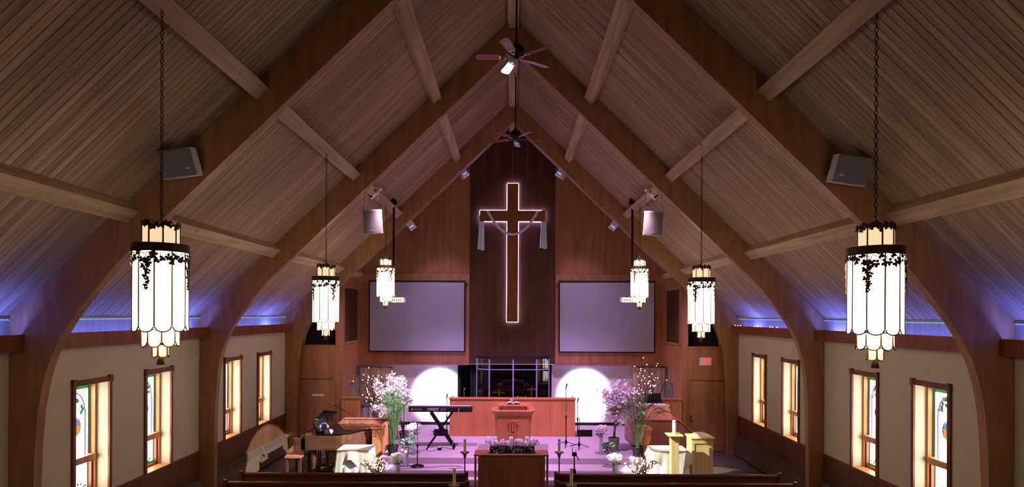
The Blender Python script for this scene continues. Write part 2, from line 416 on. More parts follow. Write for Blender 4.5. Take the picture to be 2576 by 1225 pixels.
# heaters along the side walls
def heater(s, y0, y1, lab):
    t = thing('wall_heater', lab, 'heater', (s*(W-.022), (y0+y1)/2, 0), 'long low heaters along the side walls')
    h = (y1-y0)/2
    def P(d, z): return (-s*d, z)
    m = MB(); poly = [P(0, .04), P(.12, .04), P(.12, .42), P(.05, .55), P(0, .55)]
    m.prism(poly, 'y', -h, h); o = m.build('heater_cover', M_heater, t); fix_normals(o)
    L = MB(); yy = -h + .1
    while yy < h - .25:
        y2 = min(yy + 1.15, h-.1)
        q = MB(); y = yy
        while y < y2:
            q.add([(-s*.125, y, .425), (-s*.125, y+.02, .425), (-s*.058, y+.02, .548), (-s*.058, y, .548)], [(0, 1, 2, 3)])
            q.add([(-s*.112, y, .418), (-s*.125, y, .425), (-s*.058, y, .548), (-s*.05, y, .540)], [(0, 1, 2, 3)]); y += .045
        q.build('heater_grille', M_louver, t, kind='stuff'); yy = y2 + .06
for s, nm in ((-1, 'left'), (1, 'right')):
    heater(s, 7.6, 11.5, 'long brown wall heater with slotted top, nearer one on the %s wall' % nm)
    heater(s, 11.9, 15.95, 'long brown wall heater with slotted top, farther one on the %s wall' % nm)

# roof: slab, planks, purlins
def slope_frame(s):
    """local x up the slope from the eave, local y = world y, local z = into the room normal"""
    ux = Vector((-s*CT, 0, ST)); uz = Vector((-s*ST, 0, -CT)); uy = uz.cross(ux)
    M = Matrix((ux, uy, uz)).transposed().to_4x4(); M.translation = Vector((s*W, 0, EZ)); return M, uy.y
LEN = W / CT
PITCH = .0865
def roof(s):
    M, sg = slope_frame(s)
    c = MB().box((-.35, Y0 if sg > 0 else -YW-.6, -.16), (LEN+.12, YW+.6 if sg > 0 else -Y0, -.045)).build('ceiling', M_slab)
    c.matrix_world = M; st(c)
    pl = MB(); g = .006; w2 = PITCH/2
    # a board lying along local z of the mesh is wanted for the grain: build along x and use its own material mapping
    pl.add([(0, -w2, -.035), (LEN, -w2, -.035), (LEN, -w2, -.012), (0, -w2, -.012), (0, -w2+g, 0), (LEN, -w2+g, 0), (LEN, w2-g, 0), (0, w2-g, 0), (0, w2, -.012), (LEN, w2, -.012), (0, w2, -.035), (LEN, w2, -.035)],
           [(3, 2, 5, 4), (4, 5, 6, 7), (7, 6, 9, 8), (0, 1, 2, 3), (8, 9, 11, 10)])
    src = pl.build('plank', M_plankx, c); first = True
    y = 16.0; n = 0
    while y > 4.0 and n < 148:
        src2 = src if first else share(src, c); first = False
        src2.location = (0, sg*y, 0); y -= PITCH; n += 1
    far = MB()
    yy = 16.0 + PITCH
    while yy < YW + .05:
        for q in range(1):
            b = sg*yy
            far.add([(0, b-w2, -.012), (LEN, b-w2, -.012), (LEN, b-w2+g, 0), (0, b-w2+g, 0), (0, b+w2-g, 0), (LEN, b+w2-g, 0), (LEN, b+w2, -.012), (0, b+w2, -.012)], [(0, 1, 2, 3), (3, 2, 5, 4), (4, 5, 6, 7)])
        yy += PITCH
    yy = y
    while yy > Y0:
        b = sg*yy
        far.add([(0, b-w2, -.012), (LEN, b-w2, -.012), (LEN, b-w2+g, 0), (0, b-w2+g, 0), (0, b+w2-g, 0), (LEN, b+w2-g, 0), (LEN, b+w2, -.012), (0, b+w2, -.012)], [(0, 1, 2, 3), (3, 2, 5, 4), (4, 5, 6, 7)])
        yy -= PITCH
    far.build('far_planks', M_plankx, c, kind='stuff')
    for X in (1.63, 3.25, 4.86):
        d = (W - X) / CT
        for ya, yb in ((YB+.13, YC), (YA+.13, YB), (2.95, YA), (YC+.13, YW)):
            a, b = sorted((sg*ya, sg*yb))
            MB().box((d-.105, a, -.01), (d+.105, b, .18)).build('purlin', M_purlin, c, bevel=.008)
M_plankx = wood('ceiling_board', (142, 120, 104), (182, 154, 132), (.7, 16, 16), .7, rnd=.16, knots=.9, spec=.15, big=.1)
roof(-1); roof(1)
rb = structure('trim_1')
for ya, yb in ((YC+.13, YW), (YB+.13, YC), (YA+.13, YB), (2.95, YA)):
    MB().box((-.11, ya, 9.64), (.11, yb, 9.84)).build('ridge_beam', M_purlin, rb, bevel=.006)

# arches
IN = [(0, 9.24), (4.9, 4.54), (5.05, 4.37), (5.27, 4.10), (5.5, 3.80), (5.65, 3.56), (5.77, 3.31), (5.86, 3.03), (5.93, 2.65), (5.965, 2.2), (5.985, 1.65), (6.0, 0)]
OUT = [(0, RZ-.005), (4.45, RZ-.005-SL*4.45), (4.9, RZ-.005-SL*4.9), (5.3, RZ-.005-SL*5.3), (5.7, RZ-.005-SL*5.7), (6.0, RZ-.005-SL*6.0), (6.29, 3.81), (6.29, 3.4), (6.29, 2.9), (6.29, 2.3), (6.29, 1.65), (6.29, 0)]
def arch(y, lab):
    t = thing('roof_arch', lab, 'arch', (0, y, 0), 'laminated timber arches')
    for s in (-1, 1):
        m = MB(); n = len(IN); vs = []
        for yy in (0, .13):
            vs += [(s*a, yy, b) for a, b in IN] + [(s*a, yy, b) for a, b in OUT]
        N = 2*n; fs = []
        for i in range(n-1):
            fs += [(i, i+1, n+i+1, n+i), (N+i, N+n+i, N+n+i+1, N+i+1), (i, N+i, N+i+1, i+1), (n+i, n+i+1, N+n+i+1, N+n+i)]
        fs += [(n-1, N+n-1, N+2*n-1, 2*n-1), (0, n, N+n, N)]
        m.add(vs, fs); o = m.build('arch_half', M_arch, t); fix_normals(o)
    return t
arch(YA, 'nearest curved timber arch framing the whole nave')
arch(YB, 'middle curved timber arch between the two ceiling fans')
arch(YC, 'farthest curved timber arch, in front of the wooden chancel wall')
arch(YA-4.4, 'curved timber arch overhead, nearest to the balcony')

# back of the nave behind the viewer
st(MB().box((-6.7, Y0-.2, 0), (6.7, Y0, 10)).build('wall_back', M_wall))

# door walls on both sides of the chancel
ROOFZ = lambda x: RZ - SL*abs(x)
def door_wall(s):
    root = structure('wall_chancel_left' if s < 0 else 'wall_chancel_right')
    def pr(name, poly, y0, y1, m, **k):
        p = [(s*a, b) for a, b in poly]; o = MB().prism(p, 'y', y0, y1).build(name, m, root, **k); fix_normals(o); return o
    # sheet joints: lower part is three tall sheets with the door hole between
    d0, d1 = 5.02, 6.02                      # door opening, |X|
    pr('wood_panel', [(4.8, 0), (d0, 0), (d0, 2.93), (4.8, 2.93)], YD, YD+.08, M_panel)
    pr('wood_panel', [(d1, 0), (6.3, 0), (6.3, 2.93), (d1, 2.93)], YD, YD+.08, M_panel)
    pr('wood_panel', [(d0, 2.05), (5.38, 2.05), (5.38, 2.93), (d0, 2.93)], YD, YD+.075, M_panel)
    pr('wood_panel', [(5.384, 2.05), (d1, 2.05), (d1, 2.93), (5.384, 2.93)], YD, YD+.08, M_panel)
    pr('wood_panel', [(4.8, 2.934), (5.0, 2.934), (5.0, ROOFZ(5.0)), (4.8, ROOFZ(4.8))], YD, YD+.08, M_panel)
    pr('wood_panel', [(5.0, 2.934), (6.3, 2.934), (6.3, 3.81), (5.0, ROOFZ(5.0)), (5.0, 4.35), (5.30, 4.10), (5.55, 3.80), (5.75, 3.5), (5.86, 3.2), (5.90, 2.98), (5.0, 2.98)], YD, YD+.08, M_panel)
    pr('opening_back', [(4.9, 2.9), (6.1, 2.9), (6.1, 4.6), (4.9, 4.6)], YD+.5, YD+.55, M_curtain)
    pr('ledge', [(4.98, 2.93), (5.93, 2.93), (5.93, 2.975), (4.98, 2.975)], YD-.02, YD+.5, M_panel)
    return root
door_wall(-1); door_wall(1)
def door(idx, s):
    r = structure('door_%d' % idx)
    cx = s*5.52
    leaf_ = MB().box((cx-.49, YD+.03, .01), (cx+.49, YD+.07, 2.04)).build('door_leaf', M_door, r, bevel=.004)
    MB().box((cx-.53, YD-.02, 0), (cx-.485, YD+.03, 2.09)).box((cx+.485, YD-.02, 0), (cx+.53, YD+.03, 2.09)).box((cx-.485, YD-.02, 2.045), (cx+.485, YD+.03, 2.09)).build('door_frame', M_panel, r)
    kx = cx - s*.42
    MB().lathe([(.03, 0), (.03, .01), (.012, .02), (.012, .04), (.028, .05), (.03, .065), (.018, .078)], 12, (0, 0, 0), Matrix.Translation((kx, YD+.03, .93)) @ Matrix.Rotation(PI/2, 4, 'X')).build('door_knob', M_knob, leaf_, smooth=True)
    MB().box((kx-.03, YD+.02, .84), (kx+.03, YD+.03, 1.02)).build('knob_plate', M_brass, leaf_)
    return r
dl = door(1, -1); door(2, 1)
pa = at(799, 994, YD)
MB().box((pa.x-.16, YD+.018, pa.z-.03), (pa.x+.16, YD+.03, pa.z+.03)).build('door_plate', M_white, dl, label='pale blank name plate')

# chancel side walls with organ louvres
def chancel_side(s):
    root = structure('wall_side_left' if s < 0 else 'wall_side_right')
    X0 = 4.8
    def pan(name, y0, z0, y1, z1, m=M_panel, d=0, th=.06):
        a, b = sorted((s*(X0+d), s*(X0+d+th))); return MB().box((a, y0, z0), (b, y1, z1)).build(name, m, root)
    pan('wood_panel', YD+.085, 0, 17.14, 3.02); pan('wood_panel', 17.143, 1.84, 17.75, 3.02); pan('wood_panel', 17.753, 2.26, YW+.05, 3.02)
    pan('corner_post', YD+.085, 3.0, YD+.22, ROOFZ(X0)); pan('corner_post', YW-.2, 3.0, YW+.02, ROOFZ(X0)); pan('header', YD+.2, 4.62, YW-.2, ROOFZ(X0))
    pan('sill', YD+.2, 3.0, YW-.2, 3.06, d=-.02, th=.1)
    y = YD+.28
    while y < YW-.25:
        pan('louvre', y, 3.06, y+.05, 4.62, M_dark, d=.0, th=.05); y += .135
    pan('louvre_rail', YD+.2, 3.35, YW-.2, 3.40, M_dark, d=.02, th=.03); pan('louvre_rail', YD+.2, 4.15, YW-.2, 4.22, M_dark, d=.02, th=.03)
    pan('louvre_back', YD+.2, 3.0, YW-.2, 4.7, M_dark, d=.08, th=.02)
chancel_side(-1); chancel_side(1)

# rear wooden wall with the cross
ww = structure('wall_front')
def sheet(x0, z0, x1, z1, m, d=0, name='wood_panel', th=.06):
    return MB().box((x0, YW+d, z0), (x1, YW+d+th, z1)).build(name, m, ww)
ZB = 2.31
xs = [-1.345, -.9, -.45, 0, .45, .9, 1.365]
for a, b in zip(xs, xs[1:]):
    sheet(a+.003, 1.0 if False else ZB, b-.003, 5.9, M_dark, .06); sheet(a+.003, 5.906, b-.003, 9.8, M_dark, .06)
for s in (-1, 1):
    e = 1.345 if s < 0 else 1.365
    for a, b in ((e, 2.5), (2.5, 3.72), (3.72, 4.82)):
        sheet(*sorted((s*(a+.002), s*(b-.002)))[:1], ZB, sorted((s*(a+.002), s*(b-.002)))[1], 4.86, M_panel)
    m = MB(); poly = [(s*e, 5.13), (s*4.82, 5.13), (s*4.82, ROOFZ(4.82)+.05), (s*e, ROOFZ(e))]
    o = m.prism(poly, 'y', YW, YW+.06).build('wood_panel', M_panel, ww); fix_normals(o)
    a, b = sorted((s*(e-.0), s*4.8)); sheet(a, 4.86, b, 5.13, M_panel, -.10, 'header_beam', .16)
    a, b = sorted((s*(e), s*(e+.10))); sheet(a, ZB, b, 4.86, M_panel, -.03, 'corner_post', .09)
    a, b = sorted((s*(e), s*4.8)); sheet(a, ZB-.04, b, ZB+.03, M_panel, -.02, 'bottom_rail', .1)
# alcove behind
al = structure('wall_alcove')
for a, b in ((-6.2, -1.75), (1.29, 6.2)):
    MB().box((a, YE, REAR), (b, YE+.05, 2.6)).build('alcove_wall', M_alcove, al)
    MB().box((a, YE-.03, REAR), (b, YE, REAR+.09)).build('black_skirting', M_black, al)
MB().box((-6.2, YE-.04, 0), (6.2, YE+1.4, REAR)).build('alcove_floor', M_riser, al)
MB().box((-6.2, YW+.06, ZB-.02), (6.2, YE+1.4, ZB+.02)).build('alcove_soffit', M_alcove, al)
for x in (-6.25, 6.2): MB().box((x, YD+.08, 0), (x+.05, YE, 2.6)).build('alcove_end', M_alcove, al)
def curtain(x0, y0, x1, y1, z0, z1, par, m=M_curtain, amp=.035, lab=None, n=60, folds=9):
    d = Vector((x1-x0, y1-y0, 0)); nn = Vector((-d.y, d.x, 0)).normalized()
    o = MB().grid(lambda u, v: Vector((x0, y0, 0)) + d*u + nn*(amp*math.sin(u*folds*2*PI) + amp*.4*math.sin(u*folds*3.7*PI+1)) + Vector((0, 0, z0+(z1-z0)*v)), n, 3).build('curtain', m, par, smooth=True)
    return o
cu = thing('stage_curtain', 'black cloth curtains around the drum recess', 'curtain', (0, 0, 0))
curtain(-1.8, 19.7, 1.4, 19.7, REAR+.01, 2.28, cu, folds=14, n=120); curtain(-1.70, YE, -1.70, 19.7, REAR+.01, 2.28, cu); curtain(1.25, YE, 1.25, 19.7, REAR+.01, 2.28, cu)

# stage platform with steps
sp = thing('stage_platform', 'lilac carpeted stage platform with two broad steps', 'platform', (0, 0, 0))
MB().box((-3.15, 13.77, .0), (3.15, 16.2, PLT)).build('platform_top', M_carpet, sp, bevel=.02)
MB().box((-3.05, 13.20, .0), (3.05, 13.768, .30)).build('step', M_carpet, sp, bevel=.02)
MB().box((-3.05, 12.97, .0), (3.05, 13.198, .15)).build('step', M_carpet, sp, bevel=.02)
MB().box((-4.79, 16.2, 0), (4.79, YE-.04, REAR-.005)).build('rear_stage', M_carpet, sp)

# ------------------------------------------------------------------ cross on the wood wall
def cross():
    y = YW - .08
    a, b = at(1276, 461, y), at(1303, 810, y); c, d = at(1207, 529, y), at(1371, 557, y)
    x0, x1, z1, z0 = a.x, b.x, a.z, b.z; xa, xb, zb, za = c.x, d.x, c.z, d.z
    cx = (x0+x1)/2
    t = thing('wall_cross', 'tall wooden cross with a glowing violet-white edge on the dark wall', 'cross', (cx, y, z0))
    poly = [(x0, z0), (x1, z0), (x1, za), (xb, za), (xb, zb), (x1, zb), (x1, z1), (x0, z1), (x0, zb), (xa, zb), (xa, za), (x0, za)]
    m = MB().prism(poly, 'y', y, y+.04).build('cross_face', M_cross, t, org=(cx, y, z0)); fix_normals(m)
    L = MB(); r = .012; g = .004
    n = len(poly)
    for i in range(n):
        p, q = poly[i], poly[(i+1) % n]
        L.tube([(p[0], y+.085, p[1]), (q[0], y+.085, q[1])], .009, 6)
    for (xq, xr, zz) in ((x0, x1, z1), (xa, x0, zb), (x1, xb, zb)): L.tube([(xq, y+.085, zz+.016), (xr, y+.085, zz+.016)], .008, 6)
    L.build('led_strip', M_led, t, org=(cx, y, z0))
    k = MB()
    for zz in (z0+.4, zb-.15, z1-.3): k.box((cx-.05, y+.04, zz-.05), (cx+.05, YW+.06, zz+.05))
    k.build('wall_bracket', M_black, t, org=(cx, y, z0), kind='stuff')
    # satin drape
    dr = thing('satin_drape', 'pale blue satin cloth draped in a swag over the cross arms', 'drape', (cx, y-.04, za))
    o = (cx, y-.04, za)
    p0, p1, pm = at(1226, 530, y-.04), at(1353, 530, y-.04), at(1289, 589, y-.04)
    hw = (p1.x-p0.x)/2; dep = p0.z - pm.z
    def sw(u, v):
        t_ = 2*u-1; x = (p0.x+p1.x)/2 + hw*t_; z = p0.z - dep*(1-abs(t_)**2.1)
        tx, tz = 1.0, dep/hw*2.1*abs(t_)**1.1*(1 if t_ > 0 else -1); L_ = math.hypot(tx, tz)
        wd = .085
        off = (v-.5)*wd
        return Vector((x - tz/L_*off, y-.035-.025*math.sin(v*PI) - .012*math.sin(v*9+u*5), z + tx/L_*off))
    MB().grid(sw, 40, 8).build('swag', M_satin, dr, org=o, smooth=True)
    for s, (xl, xr, bl, br, bot) in ((-1, (1206, 1217, 1200, 1219, 628)), (1, (1362, 1374, 1358, 1377, 624))) if False else ((-1, (1207, 1217, 1200, 1219, 628)), (1, (1363, 1373, 1358, 1377, 624))):
        q0, q1 = at(xl, 528, y-.05), at(xr, 528, y-.05); b0, b1 = at(bl, bot, y-.05), at(br, bot, y-.05)
        def tl(u, v):
            x = (q0.x+(q1.x-q0.x)*u)*(1-v) + (b0.x+(b1.x-b0.x)*u)*v
            return Vector((x, y+.055 - .016*math.sin(u*4*PI)*(.3+v), q0.z+(b0.z-q0.z)*v + .02*math.sin(u*7)*v))
        MB().grid(tl, 24, 10).build('drape_tail', M_satin, dr, org=o, smooth=True)
        # part over the top of the arm
        MB().box((q0.x, y+.02, q0.z-.005), (q1.x, y+.06, q0.z+.006)).build('drape_fold', M_satin, dr, org=o)
cross()
for s in (-1, 1):
    c = at(1189 if s < 0 else 1387, 545, YW-.5)

# projection screens
def screen(x0, y0, x1, y1, lab):
    y = YW - .15
    a, b = at(x0, y0, y), at(x1, y1, y); cx = (a.x+b.x)/2
    t = thing('projection_screen', lab, 'screen', (cx, y, b.z), 'wall projection screens'); o = (cx, y, b.z)
    z0, z1 = b.z, a.z; xa, xb = a.x, b.x
    MB().grid(lambda u, v: Vector((xa+(xb-xa)*u, y - .006*math.sin(v*5)*math.sin(u*6+1), z0+(z1-z0)*v)), 30, 20).build('screen_fabric', M_screen, t, org=o, smooth=True)
    MB().box((xa-.03, y+.004, z0-.03), (xa, y+.03, z1)).build('black_border', M_black, t, org=o)
    MB().box((xb, y+.004, z0-.03), (xb+.03, y+.03, z1)).build('black_border', M_black, t, org=o)
    MB().box((xa-.03, y+.004, z0-.035), (xb+.03, y+.03, z0)).build('weight_bar', M_black, t, org=o)
    MB().box((xa-.04, y-.01, z1), (xb+.04, y+.05, z1+.05)).build('roller_case', M_black, t, org=o)
screen(931, 709, 1167, 883, 'large pale projection screen left of the glowing cross')
screen(1409, 710, 1645, 885, 'large pale projection screen right of the glowing cross')

# ------------------------------------------------------------------ chandeliers
def make_chandelier():
    t = thing('chandelier', '', 'lamp', (0, 0, 0), 'hanging glass chandeliers with vine filigree')
    # z=0 is the bottom of the finial, 1.25 the crown top
    def tier(name, R, z0, z1, n, m, scal, ph=0, bev=.0):
        wd = 2*R*math.sin(PI/n)*.97; q = MB(); nu, nv = 6, 6
        def f(u, v):
            x = (u-.5)*wd
            zb = z0 + (scal*(1-math.sqrt(max(0, 1-(2*u-1)**2)))) 
            return Vector((R*math.cos(PI/n) + .010*math.sin(u*PI), x, zb + (z1-zb)*v))
        q.grid(f, nu, nv); src = None
        for k in range(n):
            M = Matrix.Rotation(2*PI*k/n + ph, 4, 'Z')
            if src is None: src = q.build(name, m, t, smooth=True); src.matrix_local = M
            else: share(src, t, M)
        fr = MB()
        for k in range(n):
            a = 2*PI*(k+.5)/n + ph; fr.tube([(R*math.cos(a), R*math.sin(a), z0+scal), (R*math.cos(a), R*math.sin(a), z1)], .0075, 5)
            M = Matrix.Rotation(2*PI*k/n + ph, 4, 'Z')
            fr.tube([M @ (f(i/8, 0) + Vector((.005, 0, 0))) for i in range(9)], .0065, 4, cap=False)
        fr.build('lead_frame', M_bronze, t)
    tier('glass_panel', .215, .30, 1.01, 10, M_shade, .045, .31)
    tier('lower_glass', .145, .165, .305, 8, M_shade2, .04, .2)
    tier('bottom_glass', .062, .07, .17, 5, M_shade3, .015, .5)
    tier('crown_glass', .145, 1.05, 1.235, 8, M_shade3, .0, .25)
    MB().lathe([(.0, 1.235), (.14, 1.235), (.14, 1.245), (0, 1.245)], 16).build('top_cap', M_bronze, t)
    band = MB().lathe([(.226, 1.0), (.229, 1.0), (.229, 1.07), (.226, 1.075), (.14, 1.078), (.14, 1.05)], 30).build('band', M_bronze, t)
    MB().lathe([(.035, 0), (.022, .06), (.015, .08), (.02, .10), (.0, .11)], 10).build('finial', M_bronze, t)
    # vine filigree: leaves and curls wrapped round the upper glass, with hanging strands, and a crown of leaves
    fg = MB(); R = .232; rnd = random.Random(3)
    def lf(a, z, L, d, RR=R):
        L *= 1.45; c = Vector((RR*math.cos(a), RR*math.sin(a), z)); nr = Vector((math.cos(a), math.sin(a), 0)); e = Vector((-math.sin(a), math.cos(a), 0))
        for ang in (-1.0, 0, 1.0, 2.5):
            dd = e*math.sin(d+ang) + Vector((0, 0, -1))*math.cos(d+ang)
            fg.leaf(c + nr*.001, dd, L*(1 if ang == 0 else .75), L*.62, nr)
    for k in range(46):
        lf(2*PI*k/46 + rnd.uniform(-.05, .05), rnd.choice((.985, .96, .94, .92)) + rnd.uniform(-.012, .012), .034, rnd.uniform(-1.3, 1.3))
    for k in range(26):
        a0 = 2*PI*k/26; pts = []
        for i in range(9):
            tt = i/8*5.2; pts.append((R*math.cos(a0+.09*math.cos(tt)), R*math.sin(a0+.09*math.cos(tt)), .965+.022*math.sin(tt)))
        fg.tube(pts, .004, 4)
    for k in range(4):
        a0 = 2*PI*k/4 - PI/2 + .05; z = .93; i = 0
        fg.tube([(R*math.cos(a0+.06*math.sin(q*1.1)), R*math.sin(a0+.06*math.sin(q*1.1)), .93-.026*q) for q in range(11)], .0035, 4)
        while z > .66:
            lf(a0 + .10*math.sin(i*2.1)*(1 - (.93-z)/.4), z, .036*(1-(.93-z)*1.5), rnd.uniform(-1, 1)); z -= .027; i += 1
    for k in range(22):
        a = 2*PI*k/22; lf(a, 1.235+rnd.uniform(-.01, .035), .036, rnd.uniform(-3, 3), .150)
    for k in range(12):
        a0 = 2*PI*k/12; fg.tube([(.148*math.cos(a0+.16*math.cos(i*.8)), .148*math.sin(a0+.16*math.cos(i*.8)), 1.25+.025*math.sin(i*.8)) for i in range(8)], .004, 4)
    fg.build('vine_filigree', M_bronze, band, kind='stuff')
    st_ = MB(); st_.tube([(.0, 0, 1.24), (0, 0, 1.30)], .012, 8); st_.tube([(.02*math.cos(a), 0, 1.315+.02*math.sin(a)) for a in [2*PI*i/12 for i in range(13)]], .005, 5)
    st_.build('hook', M_brass, t)
    return t
def chain(parent, z0, z1):
    m = MB(); L = .052; n = int((z1-z0)/(L*.78)); st_ = (z1-z0)/n
    base = []
    for i in range(13):
        a = 2*PI*i/12; base.append((.013*math.cos(a), (L/2-.004)*math.sin(a)))
    for k in range(n):
        zc = z0 + (k+.5)*st_
        m.tube([((p if k % 2 == 0 else 0), (0 if k % 2 == 0 else p), zc+q) for p, q in base], .0042, 4, cap=False)
    return m.build('chain', M_bronze, parent, kind='stuff')
ch0 = make_chandelier()
spots = [(405, 572, 3.40, 5.17, 'nearest glass chandelier on the left, large and glowing with a bronze vine band', -1),
         (820, 668, 3.42, 9.78, 'middle glass chandelier on the left, between the nearest and the farthest', -1),
         (970, 652, 4.00, 14.36, 'farthest glass chandelier on the left, in front of the left projection screen', -1),
         (2202, 565, 3.40, 5.14, 'nearest glass chandelier on the right, large and glowing with a bronze vine band', 1),
         (1764, 668, 3.42, 9.70, 'middle glass chandelier on the right, between the nearest and the farthest', 1),
         (1609, 652, 4.00, 14.30, 'farthest glass chandelier on the right, in front of the right projection screen', 1)]
for i, (px, py, zb, Y, lab, s) in enumerate(spots):
    p = at(px, 740, Y); loc = (p.x, Y, zb)
    rz = (0, .8, .75, .72, .8, .75)[i]
    c = ch0 if i == 0 else dup(ch0, loc, lab, rz)
    c.location = loc; c['label'] = lab
    c.rotation_euler = (0, 0, rz)
chs = [o for o in COL.objects if o.name.startswith('chandelier') and o.type == 'EMPTY']
for o in chs:
    ztop = 6.62
    chain(o, 1.31, ztop - o.location.z + .02)

# ------------------------------------------------------------------ ceiling fans
def fan(px, py, Y, ang, lab, zt):
    p = at(px, py, Y)
    t = thing('ceiling_fan', lab, 'fan', (p.x, Y, p.z), 'ceiling fans on the ridge beam')
    MB().lathe([(.0, -.10), (.05, -.10), (.06, -.06), (.11, -.04), (.13, .0), (.13, .06), (.10, .11), (.05, .14), (.03, .20), (0, .2)], 24).build('motor_housing', M_black, t, smooth=True)
    MB().tube([(0, 0, .18), (0, 0, zt-p.z-.04)], .016, 8).build('down_rod', M_black, t)
    MB().lathe([(.0, zt-p.z-.09), (.03, zt-p.z-.09), (.06, zt-p.z-.02), (.065, zt-p.z), (0, zt-p.z)], 16).build('ceiling_canopy', M_brass, t, smooth=True)
    bl = MB(); out = [(.20, -.05), (.24, -.062), (.60, -.078), (.655, -.06), (.67, 0), (.655, .06), (.60, .078), (.24, .062), (.20, .05)]
    bl.prism(out, 'z', -.004, .004); src = br = None
    ck = Matrix.Rotation(math.radians(12), 4, 'X')
    for k in range(5):
        M = Matrix.Rotation(math.radians(ang + 72*k), 4, 'Z') @ Matrix.Translation((0, 0, -.07)) @ ck
        if src is None:
            src = bl.build('blade', M_blade, t); fix_normals(src); src.matrix_local = M
            q = MB(); q.tube([(.06, 0, -.01), (.13, .0, -.02), (.2, .03, -.008), (.27, .035, -.006)], .008, 6); q.tube([(.13, .0, -.02), (.2, -.03, -.008), (.27, -.035, -.006)], .008, 6); q.box((.25, -.045, -.01), (.28, .045, -.004))
            br = q.build('blade_bracket', M_chrome, t); br.matrix_local = M
        else: share(src, t, M); share(br, t, M)
    return t
fan(1299, 133, 9.42, 36, 'nearer ceiling fan with reddish blades, one blade brightly lit', 9.66)
fan(1297, 342, 13.82, 13, 'farther ceiling fan high in front of the dark gable wall', 9.66)

# ------------------------------------------------------------------ loudspeakers, fixtures, projectors
def box_speaker(px, py, Y, s, lab):
    p = at(px, py, Y)
    t = thing('loudspeaker', lab, 'speaker', p, 'pale loudspeakers on the nearest arch'); hw, hh, d = .215, .165, .13
    M = Matrix.Rotation(math.radians(s*3), 4, 'Z') @ Matrix.Rotation(math.radians(s*7), 4, 'Y') @ Matrix.Rotation(math.radians(16), 4, 'X')
    # M rotates local parts; front faces -y
    def B(m, name, mt, bev=0):
        m.v = [M @ v for v in m.v]; o = m.build(name, mt, t, bevel=bev); fix_normals(o); return o
    pr = [(-hw, -d), (hw, -d), (hw*.62, d), (-hw*.62, d)]
    B(MB().prism(pr, 'z', -hh, hh), 'cabinet', M_spk, .008)
    gr = B(MB().box((-hw+.012, -d-.012, -hh+.012), (hw-.012, -d, hh-.012)), 'grille', M_grill, .003)
    B(MB().box((s*-.12-.025, -d-.016, -.075), (s*-.12+.025, -d-.012, -.06)), 'badge', M_white).parent = gr
    B(MB().box((-.04, d-.005, -.04), (.04, d+.2, .04)), 'bracket', M_black)
    q = MB()
    for z in (-.09, 0, .09): q.lathe([(.008, 0), (.008, .004), (0, .005)], 8, (0, 0, 0), Matrix.Translation((s*-.205, .02, z)) @ Matrix.Rotation(-s*PI/2, 4, 'Y'))
    return t
box_speaker(461, 411, 6.95, -1, 'pale box loudspeaker on the nearest arch, left side of the nave')
box_speaker(2128, 428, 6.95, 1, 'pale box loudspeaker on the nearest arch, right side of the nave')
def hung_speaker(px, py, Y, s, lab):
    p = at(px, py, Y)
    t = thing('hanging_loudspeaker', lab, 'speaker', p, 'hanging white loudspeakers')
    M = Matrix.Rotation(math.radians(-s*6), 4, 'Z') @ Matrix.Rotation(math.radians(10), 4, 'X') @ Matrix.Rotation(math.radians(s*3), 4, 'Y')
    hw = .215; hh = .27
    arc = [(-hw, -.10)] + [(-hw+2*hw*i/8, -.10 - .055*math.sin(PI*i/8)) for i in range(1, 8)] + [(hw, -.10), (hw*.7, .17), (-hw*.7, .17)]
    m = MB().prism(arc, 'z', -hh, hh); m.v = [M @ v for v in m.v]; o = m.build('cabinet', M_spk, t, bevel=.01); fix_normals(o)
    g = MB().grid(lambda u, v: M @ Vector((-hw*.93+2*hw*.93*u, -.106-.055*math.sin(PI*(.04+.92*u)), -hh*.93+2*hh*.93*v)), 12, 4); g.build('grille', M_grill, t, smooth=True)
    q = MB().box((-.03, -.168, -.2), (.03, -.163, -.185)); q.v = [M @ v for v in q.v]; q.build('badge', M_white, t)
    for sx in (-1, 1):
        a = M @ Vector((sx*hw, 0, hh*.9)); top = 6.62 - p.z
        MB().tube([a, (a.x*.75, a.y, top)], .004, 5).build('wire', M_black, t)
        MB().tube([a + Vector((.016*math.cos(x), 0, .016*math.sin(x))) for x in [2*PI*i/10 for i in range(11)]], .005, 4).build('eye_bolt', M_chrome, t)
hung_speaker(939, 558, 13.0, -1, 'white wedge loudspeaker hung on wires, left of the cross')
hung_speaker(1642, 562, 13.0, 1, 'white wedge loudspeaker hung on wires, right of the cross')
def beam_fixture(px, py, Y, s, lab):
    p = at(px, py, Y)
    t = thing('beam_fixture', lab, 'light', p, 'white fixtures under the middle roof beams')
    M = Matrix.Rotation(s*TH, 4, 'Y')
    def B(m, n, mt, bev=0): m.v = [M @ v for v in m.v]; o = m.build(n, mt, t, bevel=bev, ); return o
    B(MB().box((-.17, -.07, -.05), (.17, .07, .07)), 'housing', M_white, .01)
    B(MB().lathe([(.028, 0), (.028, .012), (0, .014)], 12, (0, 0, 0), Matrix.Translation((s*.12, -.07, .03)) @ Matrix.Rotation(PI/2, 4, 'X')), 'round_socket', M_black)
    B(MB().lathe([(.028, 0), (.028, .012), (0, .014)], 12, (0, 0, 0), Matrix.Translation((s*.12, -.07, -.035)) @ Matrix.Rotation(PI/2, 4, 'X')), 'round_socket', M_black)
    B(MB().lathe([(.05, 0), (.085, .05), (.085, .10), (.06, .11), (0, .11)], 14, (0, 0, 0), Matrix.Translation((s*-.05, -.07, -.03)) @ Matrix.Rotation(PI/2, 4, 'X')), 'lamp_head', M_white)
    B(MB().box((s*-.05-.03, -.2, -.06), (s*-.05+.03, -.18, .0)), 'lens', M_grill)
